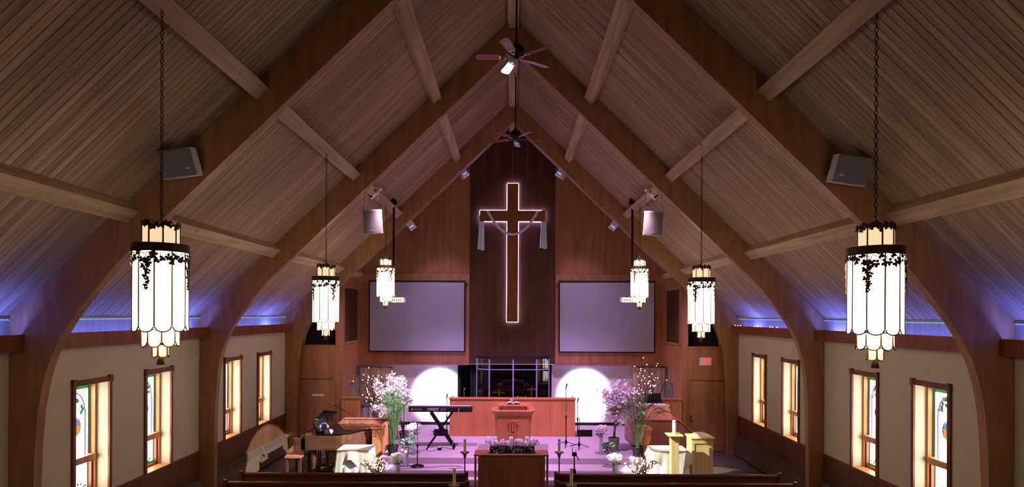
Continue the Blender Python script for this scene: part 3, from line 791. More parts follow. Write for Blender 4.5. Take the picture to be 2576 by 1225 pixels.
beam_fixture(943, 484, 13.05, -1, 'white fixture with two round sockets above the left hanging loudspeaker')
beam_fixture(1639, 486, 13.05, 1, 'white fixture with two round sockets above the right hanging loudspeaker')
def projector(px, Y, s, lab):
    pt, pb = at(px, 512, Y), at(px, 738, Y)
    t = thing('ceiling_projector', lab, 'projector', (pb.x, Y, pb.z), 'projectors on black ceiling poles'); h = pt.z-pb.z
    MB().tube([(0, 0, 0), (0, 0, h)], .032, 10).build('pole', M_black, t)
    MB().prism([(-.09, h-.02), (.09, h-.02), (.06, h+.10), (-.06, h+.16)], 'y', -.06, .06).build('ceiling_mount', M_black, t)
    MB().prism([(-.05, 0), (.05, 0), (.15, -.10), (-.15, -.10)], 'y', -.09, .09).build('mount_plate', M_black, t)
    MB().box((-s*.12-.17, -.15, -.24), (-s*.12+.17, .15, -.11)).build('projector_body', M_white, t, bevel=.02)
    MB().lathe([(.045, 0), (.045, .02), (0, .022)], 14, (0, 0, 0), Matrix.Translation((-s*.18, .15, -.17)) @ Matrix.Rotation(-PI/2, 4, 'X')).build('lens', M_gloss, t)
    q = MB()
    for k in range(5): q.box((-s*.12-.12+k*.05, -.153, -.21), (-s*.12-.10+k*.05, -.15, -.14))
    q.build('vent', M_black, t, kind='stuff')
    MB().box((-s*.12+.06, -.155, -.20), (-s*.12+.12, -.15, -.15)).build('port_panel', M_brass, t)
projector(990, 15.0, -1, 'white projector on a black pole behind the farthest left chandelier')
projector(1590, 15.0, 1, 'white projector on a black pole behind the farthest right chandelier')
def spot_can(px, py, Y, s, lab):
    p = at(px, py, Y)
    t = thing('stage_spotlight', lab, 'spotlight', p, 'small white spotlights behind the farthest arch')
    M = Matrix.Rotation(s*math.radians(35), 4, 'Y')
    def B(m, n, mt): m.v = [M @ v for v in m.v]; o = m.build(n, mt, t); fix_normals(o)
    B(MB().box((-.10, -.1, -.12), (.10, .12, .14)), 'housing', M_white)
    B(MB().box((-.02, -.105, -.07), (.05, -.1, -.05)) if False else MB().box((-.06, -.108, -.085), (.06, -.1, -.045)), 'lens', M_lampface)
    B(MB().box((-.015, .02, .13), (.015, .06, .45)), 'yoke', M_black)
spot_can(1167, 434, 16.4, -1, 'small white spotlight behind the farthest arch, upper left')
spot_can(1410, 434, 16.4, 1, 'small white spotlight behind the farthest arch, upper right')
spot_can(1034, 566, 16.4, -1, 'small white spotlight behind the farthest arch, lower left')
spot_can(1544, 567, 16.4, 1, 'small white spotlight behind the farthest arch, lower right')

# exit sign
p = at(1775, 909.5, YD-.03)
t = thing('exit_sign', 'grey exit sign with red letters above the right door', 'sign', p)
MB().box((-.17, 0, -.115), (.17, .03, .115)).build('sign_plate', M_sign, t, bevel=.005)
text_mesh('lettering', 'EXIT', .17, M_redl, Matrix.Translation((.03, -.004, -.0)) @ Matrix.Rotation(PI/2, 4, 'X') @ Matrix.Diagonal((.72, 1.15, 1, 1)), t, bold=.004)

# small lights on the right cove ledge
for i, px in enumerate((1849, 1856, 1863, 1898, 1905, 1937, 1943, 1955, 1983)):
    Y = 1450*6.12/(px-1288); p = at(px, 829 + (px-1849)*.03, Y)
    o = MB().ball((0, 0, .012), .013, 8, 5).build('ledge_light', M_bulb, None, org=(0, 0, 0)); o.location = (6.12, Y, 3.588)
    tag(o, 'tiny white bulb on the far right ledge, %s from the chancel' % ('first','second','third','fourth','fifth','sixth','seventh','eighth','ninth')[i], 'light', 'tiny bulbs along the right cove ledge')

# ------------------------------------------------------------------ choir rail, end panels, drum shield
a, b = at(1131, 1000, 16.2), at(1447, 1097, 16.2)
t = thing('choir_rail', 'long orange wooden choir rail across the stage, behind the pulpit', 'railing', ((a.x+b.x)/2, 16.24, PLT)); o = ((a.x+b.x)/2, 16.24, PLT)
zt = a.z; n = 5
for k in range(n):
    xa, xb = a.x + (b.x-a.x)*k/n, a.x + (b.x-a.x)*(k+1)/n
    MB().box((xa+.002, 16.21, PLT), (xb-.002, 16.27, zt-.04)).build('rail_panel', M_rail, t, org=o)
MB().box((a.x-.02, 16.17, zt-.045), (b.x+.02, 16.33, zt)).build('top_cap', M_rail, t, org=o, bevel=.008)
MB().box((a.x-.005, 16.19, PLT), (b.x+.005, 16.21, PLT+.14)).build('kick_board', M_rail, t, org=o)
MB().box((a.x, 16.27, PLT), (a.x+.04, 16.9, zt-.04)).build('return_panel', M_rail, t, org=o); MB().box((b.x-.04, 16.27, PLT), (b.x, 16.9, zt-.04)).build('return_panel', M_rail, t, org=o)
for s, nm in ((-1, 'left'), (1, 'right')):
    xa, xb = sorted((s*4.78, s*4.25)); cx = (xa+xb)/2; z1 = 1.53
    t = thing('choir_end_panel', 'short orange wooden choir rail beside the %s chancel door' % nm, 'railing', (cx, 16.24, REAR), 'short choir rail ends'); o = (cx, 16.24, REAR)
    MB().box((xa, 16.235, REAR), (xb, 16.28, z1-.03)).build('panel', M_rail, t, org=o)
    MB().box((xa, 16.22, REAR), (xa+.06, 16.29, z1-.03)).build('stile', M_rail, t, org=o); MB().box((xb-.06, 16.22, REAR), (xb, 16.29, z1-.03)).build('stile', M_rail, t, org=o)
    MB().box((xa-.02, 16.18, z1-.035), (xb+.02, 16.33, z1)).build('top_cap', M_rail, t, org=o, bevel=.006)
    xi = xb if s < 0 else xa
    q0, q1 = sorted((xi, xi - s*.02)); 
def drum_shield():
    Y = 17.1; t = thing('drum_shield', 'clear folding drum shield with lavender frame bars behind the choir rail', 'screen', (0, Y, REAR)); o = (0, Y, REAR)
    zt = at(1290, 903, Y).z; zm = at(1290, 930, Y).z
    X = lambda px, yy=Y: at(px, 930, yy).x
    nodes = [(X(1199, 17.32), 17.32), (X(1231), Y), (X(1291), Y), (X(1350), Y), (X(1381, 17.32), 17.32)]
    mg = bpy.data.materials.new('clear_acrylic'); mg.use_nodes = True; nt = mg.node_tree; nt.nodes.clear()
    ou = nt.nodes.new('ShaderNodeOutputMaterial'); tr = nt.nodes.new('ShaderNodeBsdfTransparent'); gl = nt.nodes.new('ShaderNodeBsdfGlossy'); mx = nt.nodes.new('ShaderNodeMixShader'); fr = nt.nodes.new('ShaderNodeFresnel')
    fr.inputs['IOR'].default_value = 1.5; gl.inputs['Roughness'].default_value = .01; tr.inputs[0].default_value = (.9, .9, .94, 1)
    nt.links.new(fr.outputs[0], mx.inputs[0]); nt.links.new(tr.outputs[0], mx.inputs[1]); nt.links.new(gl.outputs[0], mx.inputs[2]); nt.links.new(mx.outputs[0], ou.inputs[0])
    Mf = mat('shield_frame', (150, 140, 190), .35, .2)
    for (xa, ya), (xb, yb) in zip(nodes, nodes[1:]):
        MB().quad((xa, ya, REAR), (xb, yb, REAR), (xb, yb, zt), (xa, ya, zt)).build('acrylic_pane', mg, t, org=o)
        MB().tube([(xa, ya-.01, zm), (xb, yb-.01, zm)], .014, 6).build('cross_bar', Mf, t, org=o)
    for i, (xa, ya) in enumerate(nodes):
        r = .012 if i in (0, 4) else .02
        MB().box((xa-r, ya-.02, REAR), (xa+r, ya+.01, zt)).build('upright', Mf, t, org=o)
    MB().prism([(nodes[0][0]-.03, 17.36), (nodes[1][0], Y-.04), (nodes[3][0], Y-.04), (nodes[4][0]+.03, 17.36), (nodes[4][0]+.03, 17.7), (nodes[0][0]-.03, 17.7)], 'z', zt, zt+.07).build('sound_lid', M_curtain, t, org=o)
drum_shield()
def cymbal(px, py, Y, R, lab, tilt):
    p = at(px, py, Y); t = thing('cymbal', lab, 'cymbal', (p.x, Y, REAR), 'drum kit cymbals'); h = p.z-REAR
    M = Matrix.Translation((0, 0, h)) @ Matrix.Rotation(tilt, 4, 'Y')
    MB().lathe([(R, -.02), (R*.3, .0), (R*.16, .03), (0, .035), (0, .03), (R*.16, .025), (R*.3, -.004), (R, -.023)], 28, (0, 0, 0), M).build('disc', M_brass, t, smooth=True)
    MB().tube([(0, 0, .15), (0, 0, h+.08)], .012, 8).build('stand', M_chrome, t); MB().ball((0, 0, h+.07), .022).build('wing_nut', M_chrome, t)
    for k in range(3):
        a = 2*PI*k/3; MB().tube([(0, 0, .35), (.25*math.cos(a), .25*math.sin(a), .012)], .01, 6).build('leg', M_chrome, t)
cymbal(1255, 985, 17.75, .20, 'left brass cymbal seen through the drum shield', .05)
cymbal(1337, 977, 17.85, .17, 'right brass cymbal seen through the drum shield', -.02)
def drum(px, zc, Y, R, hgt, lab, floor=True):
    p = at(px, 990, Y); t = thing('drum', lab, 'drum', (p.x, Y, REAR), 'drums of the kit')
    MB().lathe([(0, zc-hgt/2), (R, zc-hgt/2), (R, zc+hgt/2), (0, zc+hgt/2)], 24).build('shell', M_gloss, t); 
    MB().lathe([(R+.006, zc+hgt/2-.02), (R+.012, zc+hgt/2-.02), (R+.012, zc+hgt/2+.01), (R+.006, zc+hgt/2+.01)], 24).build('hoop', M_chrome, t)
    MB().lathe([(0, zc+hgt/2+.001), (R, zc+hgt/2+.001), (R, zc+hgt/2+.004), (0, zc+hgt/2+.004)], 24).build('drum_head', M_white, t)
    for k in range(3):
        a = 2*PI*k/3+.5; MB().tube([(R*math.cos(a), R*math.sin(a), zc), (1.15*R*math.cos(a), 1.15*R*math.sin(a), .005)], .01, 6).build('leg', M_chrome, t)
drum(1275, .88, 17.6, .17, .2, 'small black drum in front of the left cymbal'); drum(1312, .93, 17.95, .15, .2, 'small black drum between the two cymbals')
def mic_stand(px, py_top, py_base, Y, zb, lab, tripod=False, mic=True, boom=None, grp='microphone stands on the stage', cat='microphone stand', rbase=.14):
    top, X = at(px, py_top, Y), at(px, py_base, Y).x
    t = thing('microphone_stand', lab, cat, (X, Y, zb), grp); h = top.z - zb; dx = top.x - X
    if tripod:
        for k in range(3):
            a = 2*PI*k/3 + .35; MB().tube([(0, 0, .12), (.28*math.cos(a), .28*math.sin(a), .012)], .009, 6).build('leg', M_black, t)
        MB().lathe([(.035, .06), (.03, .12), (.018, .17), (0, .17)], 10).build('hub', M_black, t)
    else:
        MB().lathe([(rbase, 0), (rbase, .015), (rbase*.7, .035), (.03, .05), (0, .05)], 24).build('round_base', M_black, t, smooth=True)
    jz = h if boom is None else boom[2]
    MB().tube([(0, 0, .03), (dx*.5, 0, jz*.5)], .013, 8).build('lower_tube', M_black, t); MB().tube([(dx*.5, 0, jz*.5-.02), (dx, 0, jz-.02)], .009, 8).build('upper_tube', M_chrome if mic and boom is None else M_black, t)
    MB().lathe([(.02, jz*.5-.04), (.022, jz*.5), (.016, jz*.5+.04)], 10, (dx*.5, 0, 0)).build('clutch', M_black, t)
    if boom:
        b0 = Vector((boom[0], boom[1], h)); MB().tube([(dx, 0, jz), b0], .008, 6).build('boom_arm', M_black, t); d = (b0 - Vector((dx, 0, jz))).normalized(); e = b0
    else: e = Vector((dx, 0, jz)); d = Vector((.15, -.5, .85)).normalized()
    if mic:
        MB().tube([e - d*.06, e + d*.06, e + d*.09], [.011, .018, .024], 10).build('microphone', M_blackp, t); MB().ball(e + d*.11, .028).build('mic_grille', M_chrome, t, smooth=True)
    return t
mic_stand(1424, 975, 1124, 15.0, PLT, 'tall tripod microphone stand on the stage right of the pulpit', True)
mic_stand(1457, 1048, 1126, 14.75, PLT, 'low black tripod stand without microphone, right of the tall microphone stand', True, mic=False)
mic_stand(1050, 1068, 1172, 13.5, .30, 'black microphone stand with round base on the step, front left', rbase=.16)
mic_stand(1016, 1030, 1100, 15.4, PLT, 'microphone stand behind the left flowers, beside the keyboard')
mic_stand(1124, 1000, 1088, 16.9, REAR, 'microphone stand behind the keyboard, at the left end of the choir rail')
mic_stand(1168, 985, 1060, 17.6, REAR, 'microphone stand in front of the black curtain, left of the drum shield')
mic_stand(1453, 1010, 1085, 16.9, REAR, 'microphone stand behind the right end of the choir rail')
p = at(1444, 1010, 16.6)

# tripod in the aisle
p = at(1445, 1140, 11.95); t = thing('camera_tripod', 'silver camera tripod with black head in the right of the aisle', 'tripod', (p.x, 11.95, 0)); h = p.z
MB().tube([(0, 0, .35), (0, 0, h-.05)], .016, 8).build('column', M_chrome, t); MB().box((-.05, -.04, h-.06), (.05, .04, h+.02)).build('head', M_black, t, bevel=.015)
MB().tube([(.03, 0, h-.03), (.09, -.05, h-.13)], .012, 6).build('pan_handle', M_black, t); MB().tube([(-.04, 0, h+.01), (-.05, 0, h+.10)], .008, 6).tube([(.03, 0, h+.01), (.03, 0, h+.08)], .006, 6).build('phone_clamp', M_black, t, kind='stuff')
MB().lathe([(.035, h-.42), (.04, h-.38), (.03, h-.33), (0, h-.33)], 12).build('collar', M_black, t)
for k in range(3):
    a = 2*PI*k/3+.4; MB().tube([(0, 0, h-.4), (.22*math.cos(a), .22*math.sin(a), .01)], .014, 6).build('leg', M_black, t)
M_or = mat('orange_strap', (210, 70, 40), .6); MB().tube([(-.10, -.1, h-.62), (0, -.14, h-.60), (.10, -.1, h-.58)], .012, 6).build('strap', M_or, t)

# ------------------------------------------------------------------ pulpit
def pulpit():
    Y = 14.2; a, b = at(1235, 1033, Y), at(1347, 1033, Y); cx = (a.x+b.x)/2
    t = thing('pulpit', 'reddish wooden pulpit with carved emblem at the centre of the stage', 'pulpit', (cx, Y+.3, PLT)); o = (cx, Y+.3, PLT)
    zt = a.z; hw = (b.x-a.x)/2; hb = .455
    top = [(cx-hw*.93, Y+.10), (cx-hw*.76, Y+.0), (cx+hw*.76, Y+.0), (cx+hw*.93, Y+.10), (cx+hw*.93, Y+.6), (cx-hw*.93, Y+.6)]
    def body(zz0, zz1, s0, s1, m, name, bev=0):
        n = len(top); sc = lambda s, z: [(cx+(x-cx)*s, Y+.35+(y-Y-.35)*s, z) for x, y in top]
        mm = MB().add(sc(s0, zz0)+sc(s1, zz1), [tuple(range(n))[::-1], tuple(range(n, 2*n))] + [(i, (i+1) % n, (i+1) % n+n, i+n) for i in range(n)])
        return mm.build(name, m, t, org=o, bevel=bev)
    body(PLT, zt-.13, .80, .92, M_pulpit, 'body', .006); body(zt-.13, zt-.04, .93, 1.02, M_pulpit, 'moulding', .004); body(zt-.04, zt, 1.07, 1.07, M_pulpit, 'top_board', .008); body(PLT, PLT+.08, .86, .84, M_pulpit, 'plinth')
    l, r = at(1262, 1020, Y+.2).x, at(1321, 1020, Y+.2).x; zl = at(1290, 1018, Y+.2).z
    MB().box((l, Y+.15, zt), (r, Y+.55, zl-.03)).build('desk_riser', M_pulpit, t, org=o); MB().box((l-.07, Y+.1, zl-.03), (r+.07, Y+.58, zl)).build('desk_board', M_pulpit, t, org=o, bevel=.006)
    # carved emblem: scroll, fluted shaft, scroll
    e0 = at(1290.5, 1077, Y-.02); ex, ez = e0.x, e0.z; yy = Y+.015
    q = MB()
    for k in range(3): q.box((ex-.085+k*.06, yy-.012, ez-.095), (ex-.045+k*.06, yy+.02, ez+.10))
    q.build('carved_shaft', M_pulpit, t, org=o, kind='stuff')
    for zc, sg in ((ez+.155, 1), (ez-.14, -1)):
        q = MB(); q.tube([(ex-.13+.26*i/16, yy-.012, zc + sg*.022*math.sin(i/16*PI) + .012*math.sin(i*1.2)) for i in range(17)], .012, 6); q.tube([(ex-.08+.04*math.cos(i*.8)*(1-i/12), yy-.02, zc+.03*math.sin(i*.8)*(1-i/12)) for i in range(9)], .008, 5); q.tube([(ex+.08+.04*math.cos(i*.8)*(1-i/12), yy-.02, zc+.03*math.sin(i*.8)*(1-i/12)) for i in range(9)], .008, 5)
        q.build('carved_scroll', M_pulpit, t, org=o)
    # open book
    bk = thing('open_book', 'open white book lying on the pulpit desk', 'book', (cx, Y+.35, zl)); 
    for s in (-1, 1):
        MB().grid(lambda u, v: Vector((s*(.005+.15*u), -.1+.2*v, .012+.035*math.sin(PI*min(1, u*1.1)*.9))), 8, 2).build('page_block', M_white, bk, smooth=True)
    MB().box((-.165, -.105, .0), (.165, .105, .008)).build('cover', M_black, bk)
    g = at(1287, 1003, Y+.5); 
    gm = thing('gooseneck_microphone', 'slim pale panel standing at the back of the pulpit desk', 'microphone', (g.x, Y+.52, zl))
    MB().box((-.04, -.01, 0), (.04, .01, g.z-zl)).build('stem', M_screen, gm, bevel=.004); MB().box((-.05, -.02, 0), (.05, .02, .015)).build('foot', M_black, gm)
pulpit()

# ------------------------------------------------------------------ altar table with flowers
def altar():
    Y = 12.45; a, b = at(1192, 1143, Y), at(1381, 1143, Y); cx = (a.x+b.x)/2; zt = a.z
    t = thing('altar_table', 'dark reddish wooden altar table in the aisle before the steps', 'table', (cx, Y+.22, 0)); o = (cx, Y+.22, 0)
    hw = (b.x-a.x)/2
    MB().box((cx-hw, Y, zt-.045), (cx+hw, Y+.46, zt)).build('table_top', M_table, t, org=o, bevel=.012)
    MB().box((cx-hw+.10, Y+.035, .06), (cx+hw-.08, Y+.065, zt-.045)).build('front_panel', M_table, t, org=o)
    MB().box((cx-hw+.14, Y+.025, zt-.15), (cx+hw-.12, Y+.035, zt-.06)).build('frieze', M_table, t, org=o, bevel=.003)
    for s in (-1, 1):
        x0, x1 = sorted((cx+s*(hw-.09), cx+s*(hw-.15))); MB().box((x0, Y+.02, 0), (x1, Y+.44, zt-.045)).build('side_panel', M_table, t, org=o)
        for yy in (Y+.07, Y+.41): MB().tube([(cx+s*(hw-.02), yy, 0), (cx+s*(hw-.02), yy, zt-.045)], .013, 8).build('leg', M_table, t, org=o)
    # planter
    l, r = at(1232, 1137, Y+.1).x, at(1345, 1137, Y+.1).x; pc = (l+r)/2
    pl = thing('flower_planter', 'long black planter with pale flowers and trailing ivy on the altar table', 'planter', (pc, Y+.2, zt)); hw2 = (r-l)/2
    MB().box((-hw2, -.09, 0), (hw2, .09, .135)).build('trough', M_soil, pl, bevel=.006)
    rn = random.Random(5)
    for i, (px, py, R) in enumerate(((1228, 1108, .085), (1248, 1114, .06), (1264, 1113, .075), (1277, 1115, .06), (1299, 1110, .05), (1308, 1112, .08), (1322, 1116, .06), (1340, 1108, .085), (1349, 1113, .075))):
        c = at(px, py, Y+.12) - Vector((pc, Y+.2, zt)); q = MB()
        for k in range(46):
            d = Vector((rn.gauss(0, 1), rn.gauss(0, 1), rn.gauss(0, 1))).normalized(); q.petals(c + d*R*rn.uniform(.5, 1), .028, 5, d)
        q.build('flower_head', M_petalp, pl)
    q = MB()
    for k in range(260):
        x = rn.uniform(-hw2, hw2); z = rn.uniform(.02, .2); y = -.09 - rn.random()*.03 if z < .14 else rn.uniform(-.1, .1)
        if math.sin(x*14)+rn.uniform(-.6, .6) > -.3 or z > .12: q.leaf((x, y, z), (rn.gauss(0, 1), rn.gauss(0, .4), -rn.random()), .045, .03, Vector((rn.gauss(0, .4), -1, rn.gauss(0, .4))))
    q.build('ivy_leaves', M_leafd, pl, kind='stuff')
    for i, px in enumerate((1246, 1285.5, 1326)):
        c = at(px, 1106, Y+.2); zb = zt + .115
        cnd = thing('pillar_candle', 'white pillar candle in the altar flowers, ' + ('left one', 'middle one', 'right one')[i], 'candle', (c.x, Y+.2, zb), 'pillar candles among the altar flowers')
        ztop = at(px, 1099, Y+.2).z - zb
        MB().lathe([(0, 0), (.042, 0), (.042, ztop-.008), (.036, ztop), (.02, ztop-.004), (0, ztop-.012)], 20).build('wax', M_wcandle, cnd, smooth=False); MB().tube([(0, 0, ztop-.014), (.002, 0, ztop+.006)], .002, 5).build('wick', M_black, cnd)
altar()

# brass candle stands at the pew ends
def candle_stand(px, py_top, py_dish, Y, lab):
    p, d = at(px, py_top, Y), at(px, py_dish, Y)
    t = thing('candle_stand', lab, 'candle stand', (p.x, Y, 0), 'brass candle stands along the aisle'); zd = d.z
    MB().lathe([(.14, 0), (.14, .02), (.05, .05), (.02, .08), (0, .08)], 20).build('foot', M_brass, t, smooth=True)
    MB().tube([(0, 0, .06), (0, 0, zd-.09)], .014, 10).build('pole', M_brass, t)
    MB().lathe([(.014, zd-.13), (.03, zd-.09), (.035, zd-.05), (.07, zd-.02), (.10, zd), (.098, zd+.004), (.06, zd-.008), (0, zd-.01)], 20).build('drip_dish', M_brass, t, smooth=True)
    MB().tube([(0, 0, zd-.01), (0, 0, p.z-.01), (0, 0, p.z)], [.028, .028, .012], 14).build('candle', M_candle, t, label='pale green candle')
    q = MB()
    for k in range(8): a = 2*PI*k/8; q.ball((.095*math.cos(a), .095*math.sin(a), zd), .009, 6, 4)
    q.build('dish_beads', M_brass, t, kind='stuff')
candle_stand(1169.5, 1103, 1138, 12.2, 'farther left brass candle stand, beside the altar table')
candle_stand(1407, 1103, 1138, 12.2, 'farther right brass candle stand, beside the altar table')
candle_stand(1143, 1178, 1220, 10.3, 'nearer left brass candle stand at the bottom edge of the view')
candle_stand(1437.5, 1178, 1220, 10.3, 'nearer right brass candle stand at the bottom edge of the view')

# pews
def pew(x0, x1, Y, zt, lab, seat=True):
    cx = (x0+x1)/2; t = thing('pew' if seat else 'pew_front_screen', lab, 'pew' if seat else 'panel', (cx, Y, 0), 'dark wooden pews'); o = (cx, Y, 0)
    MB().box((x0+.03, Y, .12), (x1-.03, Y+.03, zt-.05)).build('back_panel', M_pew, t, org=o)
    MB().box((x0+.03, Y-.025, zt-.055), (x1-.03, Y+.05, zt)).build('top_rail', M_pew, t, org=o, bevel=.012)
    MB().box((x0+.03, Y-.01, .1), (x1-.03, Y+.04, .18)).build('bottom_rail', M_pew, t, org=o)
    for xe in (x0, x1):
        e = [(Y-.04, 0), (Y+(.42 if seat else .10), 0), (Y+(.42 if seat else .10), .45 if seat else .5), (Y+(.30 if seat else .09), .62), (Y+.10, zt), (Y+.05, zt+.035), (Y-.04, zt+.035)]
        MB().prism(e, 'x', xe-.03, xe+.03).build('pew_end', M_pew, t, org=o, bevel=.006)
    if seat: MB().box((x0+.03, Y+.02, .40), (x1-.03, Y+.42, .44)).build('seat', M_pew, t, org=o, bevel=.01)
pew(-5.20, -.865, 11.1, .80, 'dark wooden modesty screen before the front left pew', False)
pew(.86, 5.17, 11.1, .80, 'dark wooden modesty screen before the front right pew', False)
pew(-5.22, -.80, 10.5, .80, 'front dark wooden pew on the left of the aisle')
pew(.84, 5.18, 10.5, .80, 'front dark wooden pew on the right of the aisle')

# ------------------------------------------------------------------ keyboard
def keyboard():
    Y = 14.6; a, b = at(1028, 1022, Y), at(1187, 1037, Y); cx = (a.x+b.x)/2; hw = (b.x-a.x)/2
    zb = (at(1028, 1036, Y).z + b.z)/2; o = (cx, Y, zb)
    kb = thing('stage_keyboard', 'black electronic keyboard seen from behind on an X stand', 'keyboard', o)
    MB().prism([(0, 0), (0, .12), (.05, .145), (.30, .10), (.32, .03), (.30, 0)], 'x', -hw, hw).build('case', M_blackp, kb, bevel=.004)
    q = MB(); n = 52
    for k in range(n): q.box((-hw+.04+(2*hw-.08)*k/n, .20, .098), (-hw+.04+(2*hw-.08)*(k+.93)/n, .33, .118))
    q.build('white_keys', M_white, kb, kind='stuff')
    Ml = mat('keyboard_print', (200, 176, 206), .4)
    R = Matrix.Rotation(PI/2, 4, 'X')
    text_mesh('lettering', 'YAMAHA', .055, Ml, Matrix.Translation((-hw+.24, -.003, .065)) @ R @ Matrix.Diagonal((1.0, 1, 1, 1)), kb, .001)
    text_mesh('lettering', 'S90ES', .105, Ml, Matrix.Translation((-hw+.60, -.003, .065)) @ R @ Matrix.Diagonal((1.15, .85, 1, 1)), kb, .001, shear=.35, bold=.002)
    MB().lathe([(.022, 0), (.022, .002), (0, .003)], 14, (0, 0, 0), Matrix.Translation((-hw+.09, -.0, .065)) @ R).build('round_mark', Ml, kb)
    for x in (.0, .08, .2, .26, .31, .36, .41): MB().box((hw*.15+x, -.006, .055), (hw*.15+x+.018, 0, .075)).build('socket', M_chrome, kb)
    MB().box((-hw+.80, -.004, .035), (-hw+.95, 0, .095)).build('rear_plate', M_heater, kb)
    st_ = thing('keyboard_stand', 'black X-shaped keyboard stand', 'stand', (cx, Y+.1, PLT)); so = (cx, Y+.1, PLT)
    A, B = at(1083, 1036, Y), at(1142, 1129, Y-.0); C, D = at(1139, 1036, Y+.2), at(1076, 1129, Y+.1)
    MB().tube([(A.x, Y+.03, zb-.02), (B.x, Y+.03, PLT+.03)], .034, 6).build('brace', M_black, st_, org=so); MB().tube([(A.x, Y+.25, zb-.02), (B.x, Y+.28, PLT+.03)], .018, 6).build('brace', M_black, st_, org=so)
    MB().tube([(C.x, Y+.16, zb-.02), (D.x, Y+.16, PLT+.03)], .026, 6).build('brace', M_black, st_, org=so)
    MB().tube([(A.x, Y-.0, zb-.015), (A.x, Y+.32, zb-.015)], .015, 6).build('top_arm', M_black, st_, org=so); MB().tube([(C.x, Y-.0, zb-.015), (C.x, Y+.32, zb-.015)], .015, 6).build('top_arm', M_black, st_, org=so)
    MB().tube([(B.x, Y-.08, PLT+.02), (B.x, Y+.4, PLT+.02)], .018, 6).build('foot', M_black, st_, org=so); MB().tube([(D.x, Y-.08, PLT+.02), (D.x, Y+.4, PLT+.02)], .018, 6).build('foot', M_black, st_, org=so)
    j = (A+B+C+D)/4; MB().lathe([(.06, 0), (.06, .05), (0, .055)], 12, (0, 0, 0), Matrix.Translation((at(1110, 1076, Y).x, Y+.0, at(1110, 1076, Y).z)) @ R).build('pivot', M_black, st_, org=so)
    e = at(1106, 1121, Y-.1); pb = thing('pedal_box', 'small black box with cable on the stage under the keyboard', 'box', (e.x, Y-.1, PLT)); MB().box((-.045, -.05, 0), (.045, .05, .075)).build('body', M_black, pb, bevel=.006); MB().box((-.035, -.04, .075), (.035, .04, .08)).build('top_plate', M_chrome, pb)
    rn = random.Random(2)
    def cable(pts, lab, m=M_riser, r=.006):
        oo = Vector(pts[0]); c = MB().tube([Vector(p_) for p_ in pts], r, 5).build('cable', m, None, org=oo, smooth=True); tag(c, lab, 'cable')
    cable([at(1155, 1027, Y)-Vector((0, .02, 0)), at(1150, 1055, Y-.02), at(1144, 1085, Y-.03), at(1140, 1110, Y-.03), (at(1136, 1120, Y).x, Y-.1, PLT+.01), (at(1120, 1122, Y).x, Y-.2, PLT+.008), (e.x+.06, Y-.1, PLT+.03)], 'thin pinkish cable hanging from the keyboard to the floor', M_screen)
    cable([(e.x-.05, Y-.1, PLT+.02), (e.x-.2, Y-.25, PLT+.008), (D.x, Y-.15, PLT+.008), (D.x-.25, Y-.2, PLT+.008), (D.x-.4, Y-.1, PLT+.008), (D.x-.3, Y+.05, PLT+.008)], 'grey cable lying on the stage left of the keyboard stand', M_heater)
    cable([(at(1010, 1178, 13.4).x, 13.25, .308), (at(1060, 1178, 13.4).x, 13.35, .308), (at(1120, 1170, 13.4).x, 13.52, .308), (at(1160, 1172, 13.4).x, 13.5, .308), (at(1165, 1177, 13.4).x, 13.35, .308), (at(1130, 1178, 13.3).x, 13.3, .308)], 'thin cable lying along the upper step left of the altar', M_heater)
keyboard()
for (px, py, Y, lab, w_) in ((1110, 1080, 17.0, 'black floor light on the rear stage, left behind the keyboard stand', .2), (1470, 1078, 17.0, 'black floor wedge on the rear stage, right of the choir rail', .22)):
    p = at(px, py, Y); t = thing('floor_light', lab, 'light', (p.x, Y, REAR), 'black floor units on the rear stage')
    MB().prism([(-.12, 0), (.12, 0), (.12, .06), (-.05, .2), (-.12, .2)], 'x', -w_, w_).build('housing', M_black, t, bevel=.01); MB().lathe([(.07, 0), (.07, .01), (0, .012)], 12, (0, 0, 0), Matrix.Translation((0, .05, .135)) @ Matrix.Rotation(-.9, 4, 'X')).build('lens', M_chrome, t)
    MB().tube([(-w_, .0, .1), (-w_-.05, 0, .14), (-w_-.03, 0, .02)], .01, 6).build('bracket', M_black, t)

